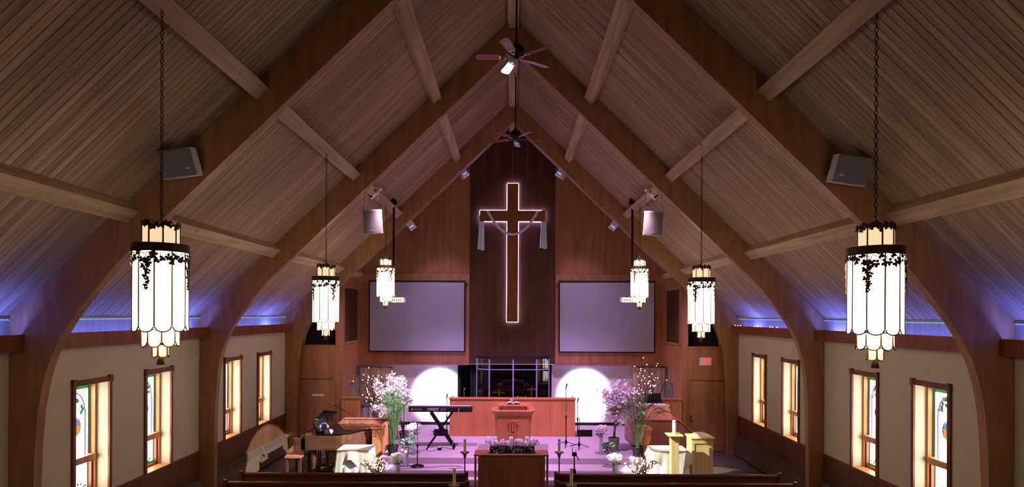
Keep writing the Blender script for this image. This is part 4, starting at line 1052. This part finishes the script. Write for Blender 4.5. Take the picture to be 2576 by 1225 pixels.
# ------------------------------------------------------------------ side partitions, newels, organ console
for s, nm in ((-1, 'left'), (1, 'right')):
    t = thing('chancel_partition', 'low wooden partition with sloping outer end on the %s of the stage' % nm, 'partition', (s*3.9, 15.0, 0), 'low wooden chancel partitions'); o = (s*3.9, 15.0, 0)
    P = [(s*3.22, 0), (s*4.80, 0), (s*4.80, .72), (s*4.34, 1.13), (s*3.22, 1.13)]
    q = MB().prism(P, 'y', 15.0, 15.06).build('front_panel', M_table if s > 0 else M_panel, t, org=o); fix_normals(q)  # darker wood on the right imitates its unlit face
    C = [(s*3.20, 1.13), (s*4.345, 1.13), (s*4.82, .71), (s*4.84, .735), (s*4.355, 1.16), (s*3.20, 1.16)]
    q = MB().prism(C, 'y', 14.98, 15.09).build('top_cap', M_panel, t, org=o); fix_normals(q)
    xa, xb = sorted((s*3.16, s*3.22)); MB().box((xa, 14.33, PLT if False else 0), (xb, 16.1, 1.06)).build('side_panel', M_panel, t, org=o)
    xa, xb = sorted((s*3.13, s*3.25)); MB().box((xa, 14.33, 1.06), (xb, 16.12, 1.10)).build('side_cap', M_rail, t, org=o, bevel=.006)
    n = thing('newel_post', 'square orange wooden newel post at the %s front corner of the stage' % nm, 'post', (s*3.3, 14.2, 0), 'newel posts'); 
    MB().box((-.11, -.11, 0), (.11, .11, 1.06)).build('shaft', M_rail, n, bevel=.006); MB().box((-.14, -.14, 1.06), (.14, .14, 1.10)).build('cap', M_rail, n, bevel=.008); MB().box((-.09, -.1, 1.10), (.09, .1, 1.15)).build('cap_block', M_rail, n, bevel=.02)
t = thing('organ_console', 'wooden organ console behind the right partition, pale music on its desk', 'organ', (3.95, 15.5, 0)); o = (3.95, 15.5, 0)
MB().box((3.45, 15.12, 0), (4.40, 15.65, 1.14)).build('console_body', M_table, t, org=o, bevel=.01); MB().prism([(15.14, 1.14), (15.68, 1.14), (15.68, 1.40), (15.60, 1.40)], 'x', 3.55, 4.25).build('music_desk', M_panel, t, org=o)
MB().box((3.42, 15.55, 1.14), (3.47, 15.75, 1.38)).build('cheek', M_panel, t, org=o)
MB().box((3.50, 15.62, 1.40), (4.30, 15.90, 1.43)).build('console_top', M_screen, t, org=o); 
for k in range(2): sh = MB().box((0, 0, 0), (.2, .14, .012)).build('sheet_music', M_white, None); sh.location = (3.75+k*.25, 15.68, 1.431); tag(sh, 'white sheet of music lying on the organ top, %s one' % ('left' if k == 0 else 'right'), 'paper', 'sheets on the organ')
MB().box((3.42, 15.65, 0), (3.50, 15.92, 1.43)).build('console_side', M_table, t, org=o); MB().box((4.30, 15.65, 0), (4.38, 15.92, 1.43)).build('console_side', M_table, t, org=o)
# stools, music stands
def music_stand(px, py, Y, zb, tilt, rz, lab, w_=.5, h_=.34):
    p = at(px, py, Y); t = thing('music_stand', lab, 'music stand', (p.x, Y, zb), 'black music stands', rz); h = p.z-zb
    M = Matrix.Translation((0, 0, h)) @ Matrix.Rotation(tilt, 4, 'X')
    q = MB().box((-w_/2, -h_/2, 0), (w_/2, h_/2, .01), M).build('desk', M_black, t, bevel=.003); MB().box((-w_/2, -h_/2-.01, 0), (w_/2, -h_/2, .05), M).build('lip', M_black, t)
    MB().tube([(0, 0, .1), (0, 0, h)], .014, 8).build('pole', M_black, t)
    for k in range(3):
        a = 2*PI*k/3; MB().tube([(0, 0, .22), (.26*math.cos(a), .26*math.sin(a), .012)], .009, 6).build('leg', M_black, t)
music_stand(1642, 1001, 16.62, REAR, math.radians(70), .1, 'black music stand behind the right partition', .50, .26)
music_stand(822, 1045, 15.25, 0, math.radians(32), -.5, 'black music stand tilted beside the grand piano', .50, .36)
def stool(px, py, Y, zb, m, lab, R=.17):
    p = at(px, py, Y); t = thing('stool', lab, 'stool', (p.x, Y, zb), 'stools on the rear stage'); h = p.z-zb
    MB().lathe([(0, h-.04), (R, h-.04), (R+.01, h-.02), (R, h), (0, h)], 20).build('seat', m, t)
    for k in range(4):
        a = PI/4+PI/2*k; MB().tube([(R*.6*math.cos(a), R*.6*math.sin(a), h-.04), (R*1.1*math.cos(a), R*1.1*math.sin(a), 0.01)], .013, 6).build('leg', M_chrome if m == M_blackp else m, t)
stool(918, 1019, 16.55, REAR, M_blackp, 'black stool with metal legs behind the left choir rail end')
stool(1618, 1025, 16.5, REAR, M_rail, 'orange wooden stool behind the right palm', .18)

# ------------------------------------------------------------------ grand piano
def piano():
    o = (-4.05, 14.2, 0)
    t = thing('grand_piano', 'brown wooden grand piano with black lid at the left of the stage', 'piano', o)
    yn, yf = 13.62, 14.92; xk, xt = -4.98, -3.30
    P = [(xk, yn), (-4.15, yn), (-4.02, yn+.02), (-3.92, yn+.08), (-3.84, yn+.18), (-3.76, yn+.34), (-3.66, yn+.52), (-3.52, yn+.66), (-3.40, yn+.80), (-3.32, yn+.96), (-3.30, yn+1.12), (-3.36, yf-.04), (-3.48, yf), (xk, yf)]
    q = MB().prism(P, 'z', .64, .985).build('rim', M_piano, t, org=o, smooth=False, bevel=.006); fix_normals(q)
    lid = [(-4.62 if x < -4.9 else x+.012, y) for x, y in P]; lid = [(max(-4.62, x), y) for x, y in lid]
    lid = [(-4.62, yn-.012)] + [(x+.012, y-.006) for x, y in P[1:-1]] + [(-4.62, yf)]
    q = MB().prism(lid, 'z', 1.0, 1.022).build('lid', M_gloss, t, org=o, bevel=.004); fix_normals(q)
    MB().box((xk-.16, yn+.02, .66), (xk, yf-.02, .72)).build('key_bed', M_piano, t, org=o); MB().box((xk-.18, yn, .60), (xk+.12, yn+.06, .93)).build('key_cheek', M_piano, t, org=o, bevel=.02); MB().box((xk-.18, yf-.06, .60), (xk+.12, yf, .93)).build('key_cheek', M_piano, t, org=o, bevel=.02)
    w_ = MB(); n = 52
    for k in range(n): y = yn+.07+(yf-yn-.14)*k/n; w_.box((xk-.15, y, .72), (xk+.0, y+(yf-yn-.14)/n*.92, .745))
    w_.build('white_keys', M_white, t, org=o, kind='stuff')
    MB().box((xk, yn+.05, .98), (xk+.02, yf-.05, 1.0)).build('fall_board', M_gloss, t, org=o)
    MB().prism([(-4.66, 1.0), (-4.60, 1.0), (-4.78, 1.24), (-4.80, 1.23)], 'y', yn+.25, yf-.25).build('music_desk', M_gloss, t, org=o)
    MB().box((-4.62, yn+.0, 1.022), (-4.42, yn+.7, 1.10)).build('folded_flap', M_gloss, t, org=o)
    for (x, y) in ((-4.72, yn+.14), (-4.72, yf-.14), (-3.55, yf-.3)):
        MB().tube([(x, y, .64), (x, y, .5), (x, y, .1), (x, y, .05)], [.075, .06, .035, .03], 10).build('leg', M_piano, t, org=o); MB().lathe([(.03, 0), (.03, .05), (0, .05)], 10, (x, y, 0)).build('caster', M_brass, t, org=o)
    ly = MB(); 
    for dy in (-.09, .09): MB().tube([(-4.75, 14.27+dy, .64), (-4.75, 14.27+dy*.7, .12)], .018, 8).build('lyre_post', M_piano, t, org=o)
    MB().box((-4.84, 14.12, .06), (-4.68, 14.42, .14)).build('pedal_box', M_piano, t, org=o)
    for dy in (-.08, 0, .08): MB().box((-4.95, 14.26+dy, .05), (-4.84, 14.29+dy, .065)).build('pedal', M_brass, t, org=o)
    b = thing('piano_bench', 'small orange wooden piano bench left of the grand piano', 'bench', (-5.14, 13.9, 0))
    MB().box((-.19, -.36, .46), (.19, .36, .52)).build('seat', M_pulpit, b, bevel=.01)
    for sx in (-1, 1):
        for sy in (-1, 1): MB().box((sx*.15-.03, sy*.31-.03, 0), (sx*.15+.03, sy*.31+.03, .46)).build('leg', M_dark, b)
    hp = thing('headphones', 'pale blue headphones lying on the piano by the keyboard', 'headphones', (-4.78, 13.95, 1.12) if False else (-4.52, 13.9, 1.10))
    mb_ = mat('blue_plastic', (120, 120, 200), .35)
    MB().tube([(.09*math.cos(PI*i/12), .0, .03+.10*math.sin(PI*i/12)) for i in range(13)], .012, 6).build('headband', mb_, hp)
    for sx in (-1, 1): MB().lathe([(.03, -.02), (.045, -.01), (.045, .01), (.03, .02), (0, .02)], 12, (0, 0, 0), Matrix.Translation((sx*.09, 0, .045)) @ Matrix.Rotation(PI/2, 4, 'Y')).build('ear_cup', mb_, hp)
    cp = thing('drink_cup', 'small white cup standing on the piano', 'cup', (-4.30, 13.72, 1.022)); MB().lathe([(0, 0), (.028, 0), (.036, .09), (.033, .09), (.026, .005), (0, .005)], 16).build('cup_body', M_white, cp, smooth=True); MB().tube([(.036, 0, .07), (.055, 0, .06), (.05, 0, .03), (.03, 0, .025)], .005, 6).build('cup_handle', M_white, cp)
piano()
mic_stand(767, 1060, 1180, 13.6, 0, 'black microphone stand beside the piano bench, chrome microphone pointing down', True, boom=(.17, 0, 1.25))
mic_stand(905, 1022, 1100, 15.6, 0, 'dark boom microphone stand leaning before the left door', boom=(-.62, 0, 1.0), rbase=.12)

# ------------------------------------------------------------------ draped tables, pillar, cabinet
def draped(x0, x1, Y, zt, dep, lab, s):
    cx = (x0+x1)/2; t = thing('draped_table', lab, 'table', (cx, Y+dep/2, 0), 'cloth-draped side tables'); o = (cx, Y+dep/2, 0); hw = (x1-x0)/2
    for sx in (-1, 1):
        for sy in (.06, dep-.06): MB().tube([(cx+sx*(hw-.07), Y+sy, 0), (cx+sx*(hw-.07), Y+sy, zt-.03)], .02, 6).build('leg', M_chrome, t, org=o)
    MB().box((x0, Y, zt-.03), (x1, Y+dep, zt)).build('table_top', M_oak, t, org=o)
    def skirt(R, z_top, hem, m, nm, amp, fold, ph):
        n = 96; per = []
        for i in range(n):
            u = i/n*4; k = int(u); f = u-k
            c = [(x0, Y), (x1, Y), (x1, Y+dep), (x0, Y+dep)]; a, b = c[k % 4], c[(k+1) % 4]
            per.append(Vector((a[0]+(b[0]-a[0])*f, a[1]+(b[1]-a[1])*f, 0)))
        cc = Vector((cx, Y+dep/2, 0)); vs = []; nv = 8
        for j in range(nv+1):
            v = j/nv
            for i, p in enumerate(per):
                d = (p-cc).normalized(); w2 = amp*math.sin(i/n*2*PI*fold+ph)*v + amp*.5*math.sin(i/n*2*PI*fold*2.3+ph*2)*v
                h = z_top - (z_top-hem(i/n))*v
                vs.append(p + d*(R+w2+.05*v) + Vector((0, 0, h)))
        fs = [(j*n+i, j*n+(i+1) % n, (j+1)*n+(i+1) % n, (j+1)*n+i) for j in range(nv) for i in range(n)]
        fs.append(tuple(range(n)))
        MB().add(vs, fs).build(nm, m, t, org=o, smooth=True)
    skirt(.012, zt+.004, lambda u: .02, M_cloth, 'under_cloth', .022, 15, .3)
    skirt(.03, zt+.010, lambda u: zt*(.42 + .34*math.sin(u*2*PI*4+s*1.2) ) if True else 0, M_burlap, 'burlap_overlay', .035, 9, 1.1)
draped(at(850, 1150, 13.05).x, -3.24, 13.05, .77, .55, 'white cloth table with tan burlap overlay, left of the steps', -1)
draped(3.24, at(1730, 1150, 13.05).x, 13.05, .78, .55, 'white cloth table with tan burlap overlay, right of the steps', 1)
p = at(1696, 1094, 12.75); t = thing('candle_pillar', 'tall pale square wooden pillar holding a white candle, right side', 'candle stand', (p.x, 12.75, 0))
MB().box((-.085, -.085, 0), (.085, .085, p.z-.01)).build('column', M_oak, t, bevel=.006); MB().box((-.165, -.165, p.z-.01), (.165, .165, p.z+.02)).build('top_plate', M_oak, t, bevel=.006); MB().box((-.14, -.14, 0), (.14, .14, .04)).build('base', M_oak, t)
h = at(1696, 1057, 12.75).z; cnd = thing('tall_candle', 'thick white candle on the tall square pillar', 'candle', (p.x, 12.75, p.z+.02)); MB().lathe([(0, 0), (.04, 0), (.04, h-p.z-.03), (.03, h-p.z-.02), (0, h-p.z-.03)], 18).build('wax', M_wcandle, cnd); MB().tube([(0, 0, h-p.z-.035), (0, 0, h-p.z-.01)], .002, 5).build('wick', M_black, cnd)
a, b = at(1737, 1100, 13.2), at(1797, 1100, 13.2); cx = (a.x+b.x)/2; zt = a.z; t = thing('display_cabinet', 'pale oak pedestal cabinet beside the candle pillar, right side', 'cabinet', (cx, 13.4, 0)); o = (cx, 13.4, 0); hw = (b.x-a.x)/2
MB().box((cx-hw+.03, 13.2, 0), (cx+hw-.03, 13.6, zt-.04)).build('body', M_oak, t, org=o); MB().box((cx-hw, 13.16, zt-.04), (cx+hw, 13.64, zt)).build('top_board', M_oak, t, org=o, bevel=.008)
MB().box((cx-hw+.03, 13.18, 0), (cx-hw+.09, 13.2, zt-.05)).build('stile', M_oak, t, org=o); MB().box((cx+hw-.09, 13.18, 0), (cx+hw-.03, 13.2, zt-.05)).build('stile', M_oak, t, org=o); MB().box((cx-hw+.09, 13.18, zt-.14), (cx+hw-.09, 13.2, zt-.05)).build('rail', M_oak, t, org=o)
bs = thing('round_cover', 'low round pale cover lying on the oak pedestal cabinet', 'lid', (cx, 13.4, zt)); MB().lathe([(0, 0), (.19, 0), (.19, .02), (.13, .06), (.05, .075), (0, .078)], 24).build('dome', M_burlap, bs, smooth=True); MB().lathe([(.19, 0), (.20, 0), (.20, .02), (.19, .022)], 24).build('rim', M_oak, bs)

# ------------------------------------------------------------------ plants, branches, flowers
def pot(t, r0, r1, h, m, name='pot', c=(0, 0, 0)):
    return MB().lathe([(0, 0), (r0, 0), (r1, h*.93), (r1*1.06, h*.93), (r1*1.06, h), (r1*.94, h), (r1*.9, h*.9), (0, h*.88)], 20, c).build(name, m, t, smooth=False)
BULB = MB().ball((0, 0, 0), .016, 8, 6)
bulb_src = []
def bulbs(t, pts):
    for p_ in pts:
        if not bulb_src: b_ = BULB.build('bulb', M_bulb, t, smooth=True); bulb_src.append(b_); b_.location = p_
        else: share(bulb_src[0], t, loc=p_)
def branches(px, py_b, Y, zb, W_, H_, n, nb, lab, seed, potm, lean=0, kind='big'):
    rn = random.Random(seed); p = at(px, py_b, Y); t = thing('lit_branches', lab, 'branches', (p.x, Y, zb), 'branch arrangements with fairy lights')
    hp = .32 if kind == 'big' else .24
    if kind == 'big': pot(t, .12, .17, hp, potm)
    else:
        q = MB().lathe([(0, 0), (.19, 0), (.24, .06), (.25, .14), (.22, .2), (.24, .24), (.18, .22), (0, .2)], 20)
        q.v = [v + Vector((.015*math.sin(9*v.z+7*v.x), .012*math.sin(8*v.x+3*v.z), .012*math.sin(12*v.x))) for v in q.v]; q.build('burlap_sack', potm, t, smooth=True)
    tips = []; q = MB()
    for k in range(n):
        a = rn.uniform(0, 2*PI); r = rn.random()**.6; dx, dy = W_*r*math.cos(a)+lean, W_*.45*r*math.sin(a); hh = H_*(1 - .35*r*r)*rn.uniform(.75, 1)
        pts = [Vector((.05*math.cos(a), .05*math.sin(a), hp-.05))]
        for i in range(1, 8):
            u = i/7; pts.append(Vector((dx*u**1.2 + rn.gauss(0, .012), dy*u + rn.gauss(0, .012), hp + hh*u)))
        q.tube(pts, [.010-.0011*i for i in range(8)], 4); tips += pts[3:]
        for i in (3, 4, 5, 6):
            for rep in range(2):
                d = Vector((rn.gauss(0, 1), rn.gauss(0, .5), rn.uniform(.1, 1.2))).normalized()*rn.uniform(.08, .22)*(1 if kind == 'big' else .6)
                q.tube([pts[i], pts[i]+d*.5+Vector((0, 0, .01)), pts[i]+d], [.005, .004, .003], 3); tips.append(pts[i]+d)
    q.build('twigs', M_twig, t, kind='stuff')
    rn.shuffle(tips); tips = [v for v in tips if v.z > hp+(.04 if kind == 'low' else .25)]; bulbs(t, tips[:nb])
    return t
branches(945, 1010, 17.3, REAR, .72, 2.0, 26, 62, 'tall branches with fairy lights in front of the left stage wall', 1, M_pot)
branches(1634, 1010, 17.3, REAR, .72, 2.05, 26, 60, 'tall branches with fairy lights in front of the right stage wall', 2, M_pot)
branches(956, 1190, 12.66, 0, .42, .60, 30, 58, 'low twigs with fairy lights in a burlap sack, left of the steps', 3, M_burlap, -.08, 'low')
branches(1610, 1190, 12.66, 0, .38, .62, 30, 58, 'low twigs with fairy lights in a burlap sack, right of the steps', 4, M_burlap, 0, 'low')
# added tan sheets paint the lit wall behind the tall branches
for s, (x0, x1), nm in ((-1, (906, 985), 'left'), (1, (1592, 1672), 'right')):
    Y = 18.45; a, b = at(x0, 924, Y), at(x1, 1010, Y)
    t = thing('lit_wall_patch', 'tan sheet painted as lit wall behind the %s lit branches' % nm, 'wall patch', ((a.x+b.x)/2, Y, b.z), 'sheets painted as lit wall'); o = ((a.x+b.x)/2, Y, b.z)
    MB().grid(lambda u, v: Vector((a.x+(b.x-a.x)*u, Y+.02*math.sin(u*19+3*v)+.008*math.sin(u*37+5*v), b.z + .06*math.sin(u*9)*(1-v) + (a.z-b.z)*v)), 50, 6).build('patch_sheet', M_litwall, t, org=o, smooth=True)
    MB().tube([(a.x-.02, Y, a.z), (b.x+.02, Y, a.z)], .01, 6).build('patch_top_bar', M_black, t, org=o)
def blossom_tree(px, py_b, Y, zb, cxp, cyp, rx, rz_, n, m, lab, seed, ph):
    rn = random.Random(seed); p = at(px, py_b, Y); t = thing('blossom_tree', lab, 'tree', (p.x, Y, zb), 'artificial blossom trees'); pot(t, .10, .14, ph, M_pot)
    c = at(cxp, cyp, Y) - Vector((p.x, Y, zb)); rx, rz_ = rx*Y/F, rz_*Y/F; q = MB(); bl = MB(); ends = []
    for k in range(4): a = 2*PI*k/4; q.tube([(.02*math.cos(a), .02*math.sin(a), ph-.04), (.03*math.cos(a+1)+c.x*.3, .03*math.sin(a+1), ph+(c.z-ph)*.45), (c.x*.7+.08*math.cos(a), .08*math.sin(a), c.z-rz_*.4)], [.014, .011, .008], 5)
    for k in range(34):
        d = Vector((rn.gauss(0, 1), rn.gauss(0, .6), rn.gauss(.1, .9))).normalized(); e = c + Vector((d.x*rx, d.y*rx*.6, d.z*rz_))*rn.uniform(.55, 1.05); s0 = Vector((c.x*.7, 0, c.z-rz_*.5)); mid = (s0+e)/2 + Vector((rn.gauss(0, .04), rn.gauss(0, .04), .05))
        q.tube([s0, mid, e], [.007, .005, .003], 4)
        for i in range(n//34):
            u = rn.uniform(.35, 1.08); pp = s0.lerp(mid, u*2) if u < .5 else mid.lerp(e, u*2-1); bl.petals(pp + Vector((rn.gauss(0, .05), rn.gauss(0, .05), rn.gauss(0, .05))), rn.uniform(.026, .042), 5)
    q.build('trunk', M_twig, t, kind='stuff'); bl.build('blossoms', m, t, kind='stuff')
    l = MB()
    for k in range(26): l.leaf(c + Vector((rn.gauss(0, rx*.6), rn.gauss(0, .1), -rz_*.5+rn.gauss(0, rz_*.3))), (rn.gauss(0, 1), rn.gauss(0, 1), -.4), .06, .025)
    l.build('leaves', M_leafd, t, kind='stuff')
blossom_tree(1016, 1120, 15.6, PLT, 978, 1003, 54, 58, 3600, M_petalw, 'white blossom tree before the glowing wall, left of the keyboard', 11, .25)
blossom_tree(1544, 1134, 14.46, PLT, 1558, 1010, 48, 52, 2300, M_petalp, 'pink blossom tree in a grey pot, right side of the stage', 12, .34)
def palm(px, py_b, Y, zb, n, L, lab, seed, hs=.55):
    rn = random.Random(seed); p = at(px, py_b, Y); t = thing('potted_palm', lab, 'plant', (p.x, Y, zb), 'potted palms'); pot(t, .10, .14, .24, M_soil)
    for k in range(n):
        a = 2*PI*k/n + rn.uniform(-.3, .3); sp_ = rn.uniform(.12, hs); h = L*(1.05-.45*sp_); q = MB(); pts = []
        for i in range(12):
            u = i/11; r = sp_*L*.62*u**1.3; pts.append(Vector((.03*math.cos(a)+r*math.cos(a), .03*math.sin(a)+r*math.sin(a)*.6, .2 + h*math.sin(u*(1.9 if sp_ > .55 else 1.5))*.9)))
        q.tube(pts, [.008-.0005*i for i in range(12)], 4)
        for i in range(4, 12):
            for uu in (0, .5):
                b_ = pts[i] if uu == 0 else (pts[i-1]+pts[i])/2; tg = (pts[min(11, i+1)]-pts[i-1]).normalized(); sd = tg.cross(Vector((0, 0, 1)))
                if sd.length < .05: sd = Vector((1, 0, 0))
                sd.normalize(); ll = .26*(1-abs(i-7)/9)
                for sg in (-1, 1): q.leaf(b_, tg*.8+sd*sg*.75+Vector((0, 0, -.15)), ll, .012, Vector((0, 0, 1)).cross(sd*sg).normalized() if True else None)
        q.build('frond', M_leafg, t)
palm(988, 1150, 13.95, PLT, 17, 1.45, 'potted green palm before the left newel post', 21)
palm(1604, 1150, 13.95, PLT, 17, 1.50, 'potted green palm before the right newel post', 22, .85)
def vase(px, py_top, py_bot, Y, zb, R, m, rv, lab, seed, vm=M_glassv, sq=.8):
    rn = random.Random(seed); c = at(px, py_top, Y); p = at(px, py_bot, Y); t = thing('flower_vase', lab, 'vase', (p.x, Y, zb), 'vases of flowers along the steps'); h = c.z - zb; hv = max(.12, h - R*1.3)
    MB().lathe([(0, 0), (rv*.8, 0), (rv, hv*.3), (rv*.85, hv*.8), (rv*1.1, hv), (rv*.95, hv), (rv*.7, hv*.8), (0, hv*.1)], 16).build('glass', vm, t, smooth=True)
    q = MB()
    for k in range(5): q.tube([(rn.gauss(0, rv*.2), rn.gauss(0, rv*.2), .03), (rn.gauss(0, R*.3), rn.gauss(0, R*.3), h-R*.5)], .004, 4)
    for k in range(26): q.leaf((rn.gauss(0, R*.4), rn.gauss(0, R*.4), h-R*.9+rn.gauss(0, R*.15)), (rn.gauss(0, 1), rn.gauss(0, 1), -.1), R*.6, R*.3)
    q.build('stems', M_leafd, t, kind='stuff')
    for j, (dx, dz) in enumerate(((-.45, 0), (.45, .05), (0, .15))):
        q = MB(); cc = Vector((dx*R*1.3, rn.gauss(0, .02), h + dz*R)); rr = R*.72
        for k in range(70):
            d = Vector((rn.gauss(0, 1), rn.gauss(0, 1), rn.gauss(0, 1))).normalized(); q.petals(cc + Vector((d.x*rr, d.y*rr, d.z*rr*sq))*rn.uniform(.6, 1), .032, 5, d)
        q.build('flower_head', m, t)
vase(1040, 1075, 1150, 14.0, PLT, .15, M_petalw, .05, 'cream flowers in a tall glass vase below the keyboard, left', 31)
vase(1022, 1112, 1170, 13.45, .30, .14, M_leafd, .055, 'grey-green succulent bouquet in a vase on the left step', 32)
vase(1001, 1149, 1190, 12.85 if False else 12.8, 0, .13, M_petalw, .06, 'large white flower ball in a jar left of the steps', 33)
vase(1512, 1079, 1145, 14.1, PLT, .14, M_petalp, .05, 'pink flowers in a tall glass vase on the stage, right', 34)
vase(1530, 1122, 1172, 13.5, .30, .13, M_leafd, .05, 'grey-green succulent bouquet in a vase on the right step', 35)
vase(1546, 1152, 1190, 12.8, 0, .14, M_petalw, .055, 'large white flower ball in a vase right of the steps', 36)
for px, py, lab in ((822, 1183, 'dark pot with golden rim under the piano'),):
    p = at(px, py, 13.9); t = thing('floor_pot', lab, 'pot', (p.x, 13.85, 0)); MB().lathe([(0, 0), (.10, 0), (.16, .08), (.16, .16), (.12, .2), (.1, .2), (0, .18)], 20).build('bowl', M_gloss, t, smooth=True); MB().lathe([(.13, .19), (.145, .2), (.13, .22), (.115, .2)], 20).build('gold_rim', M_brass, t)
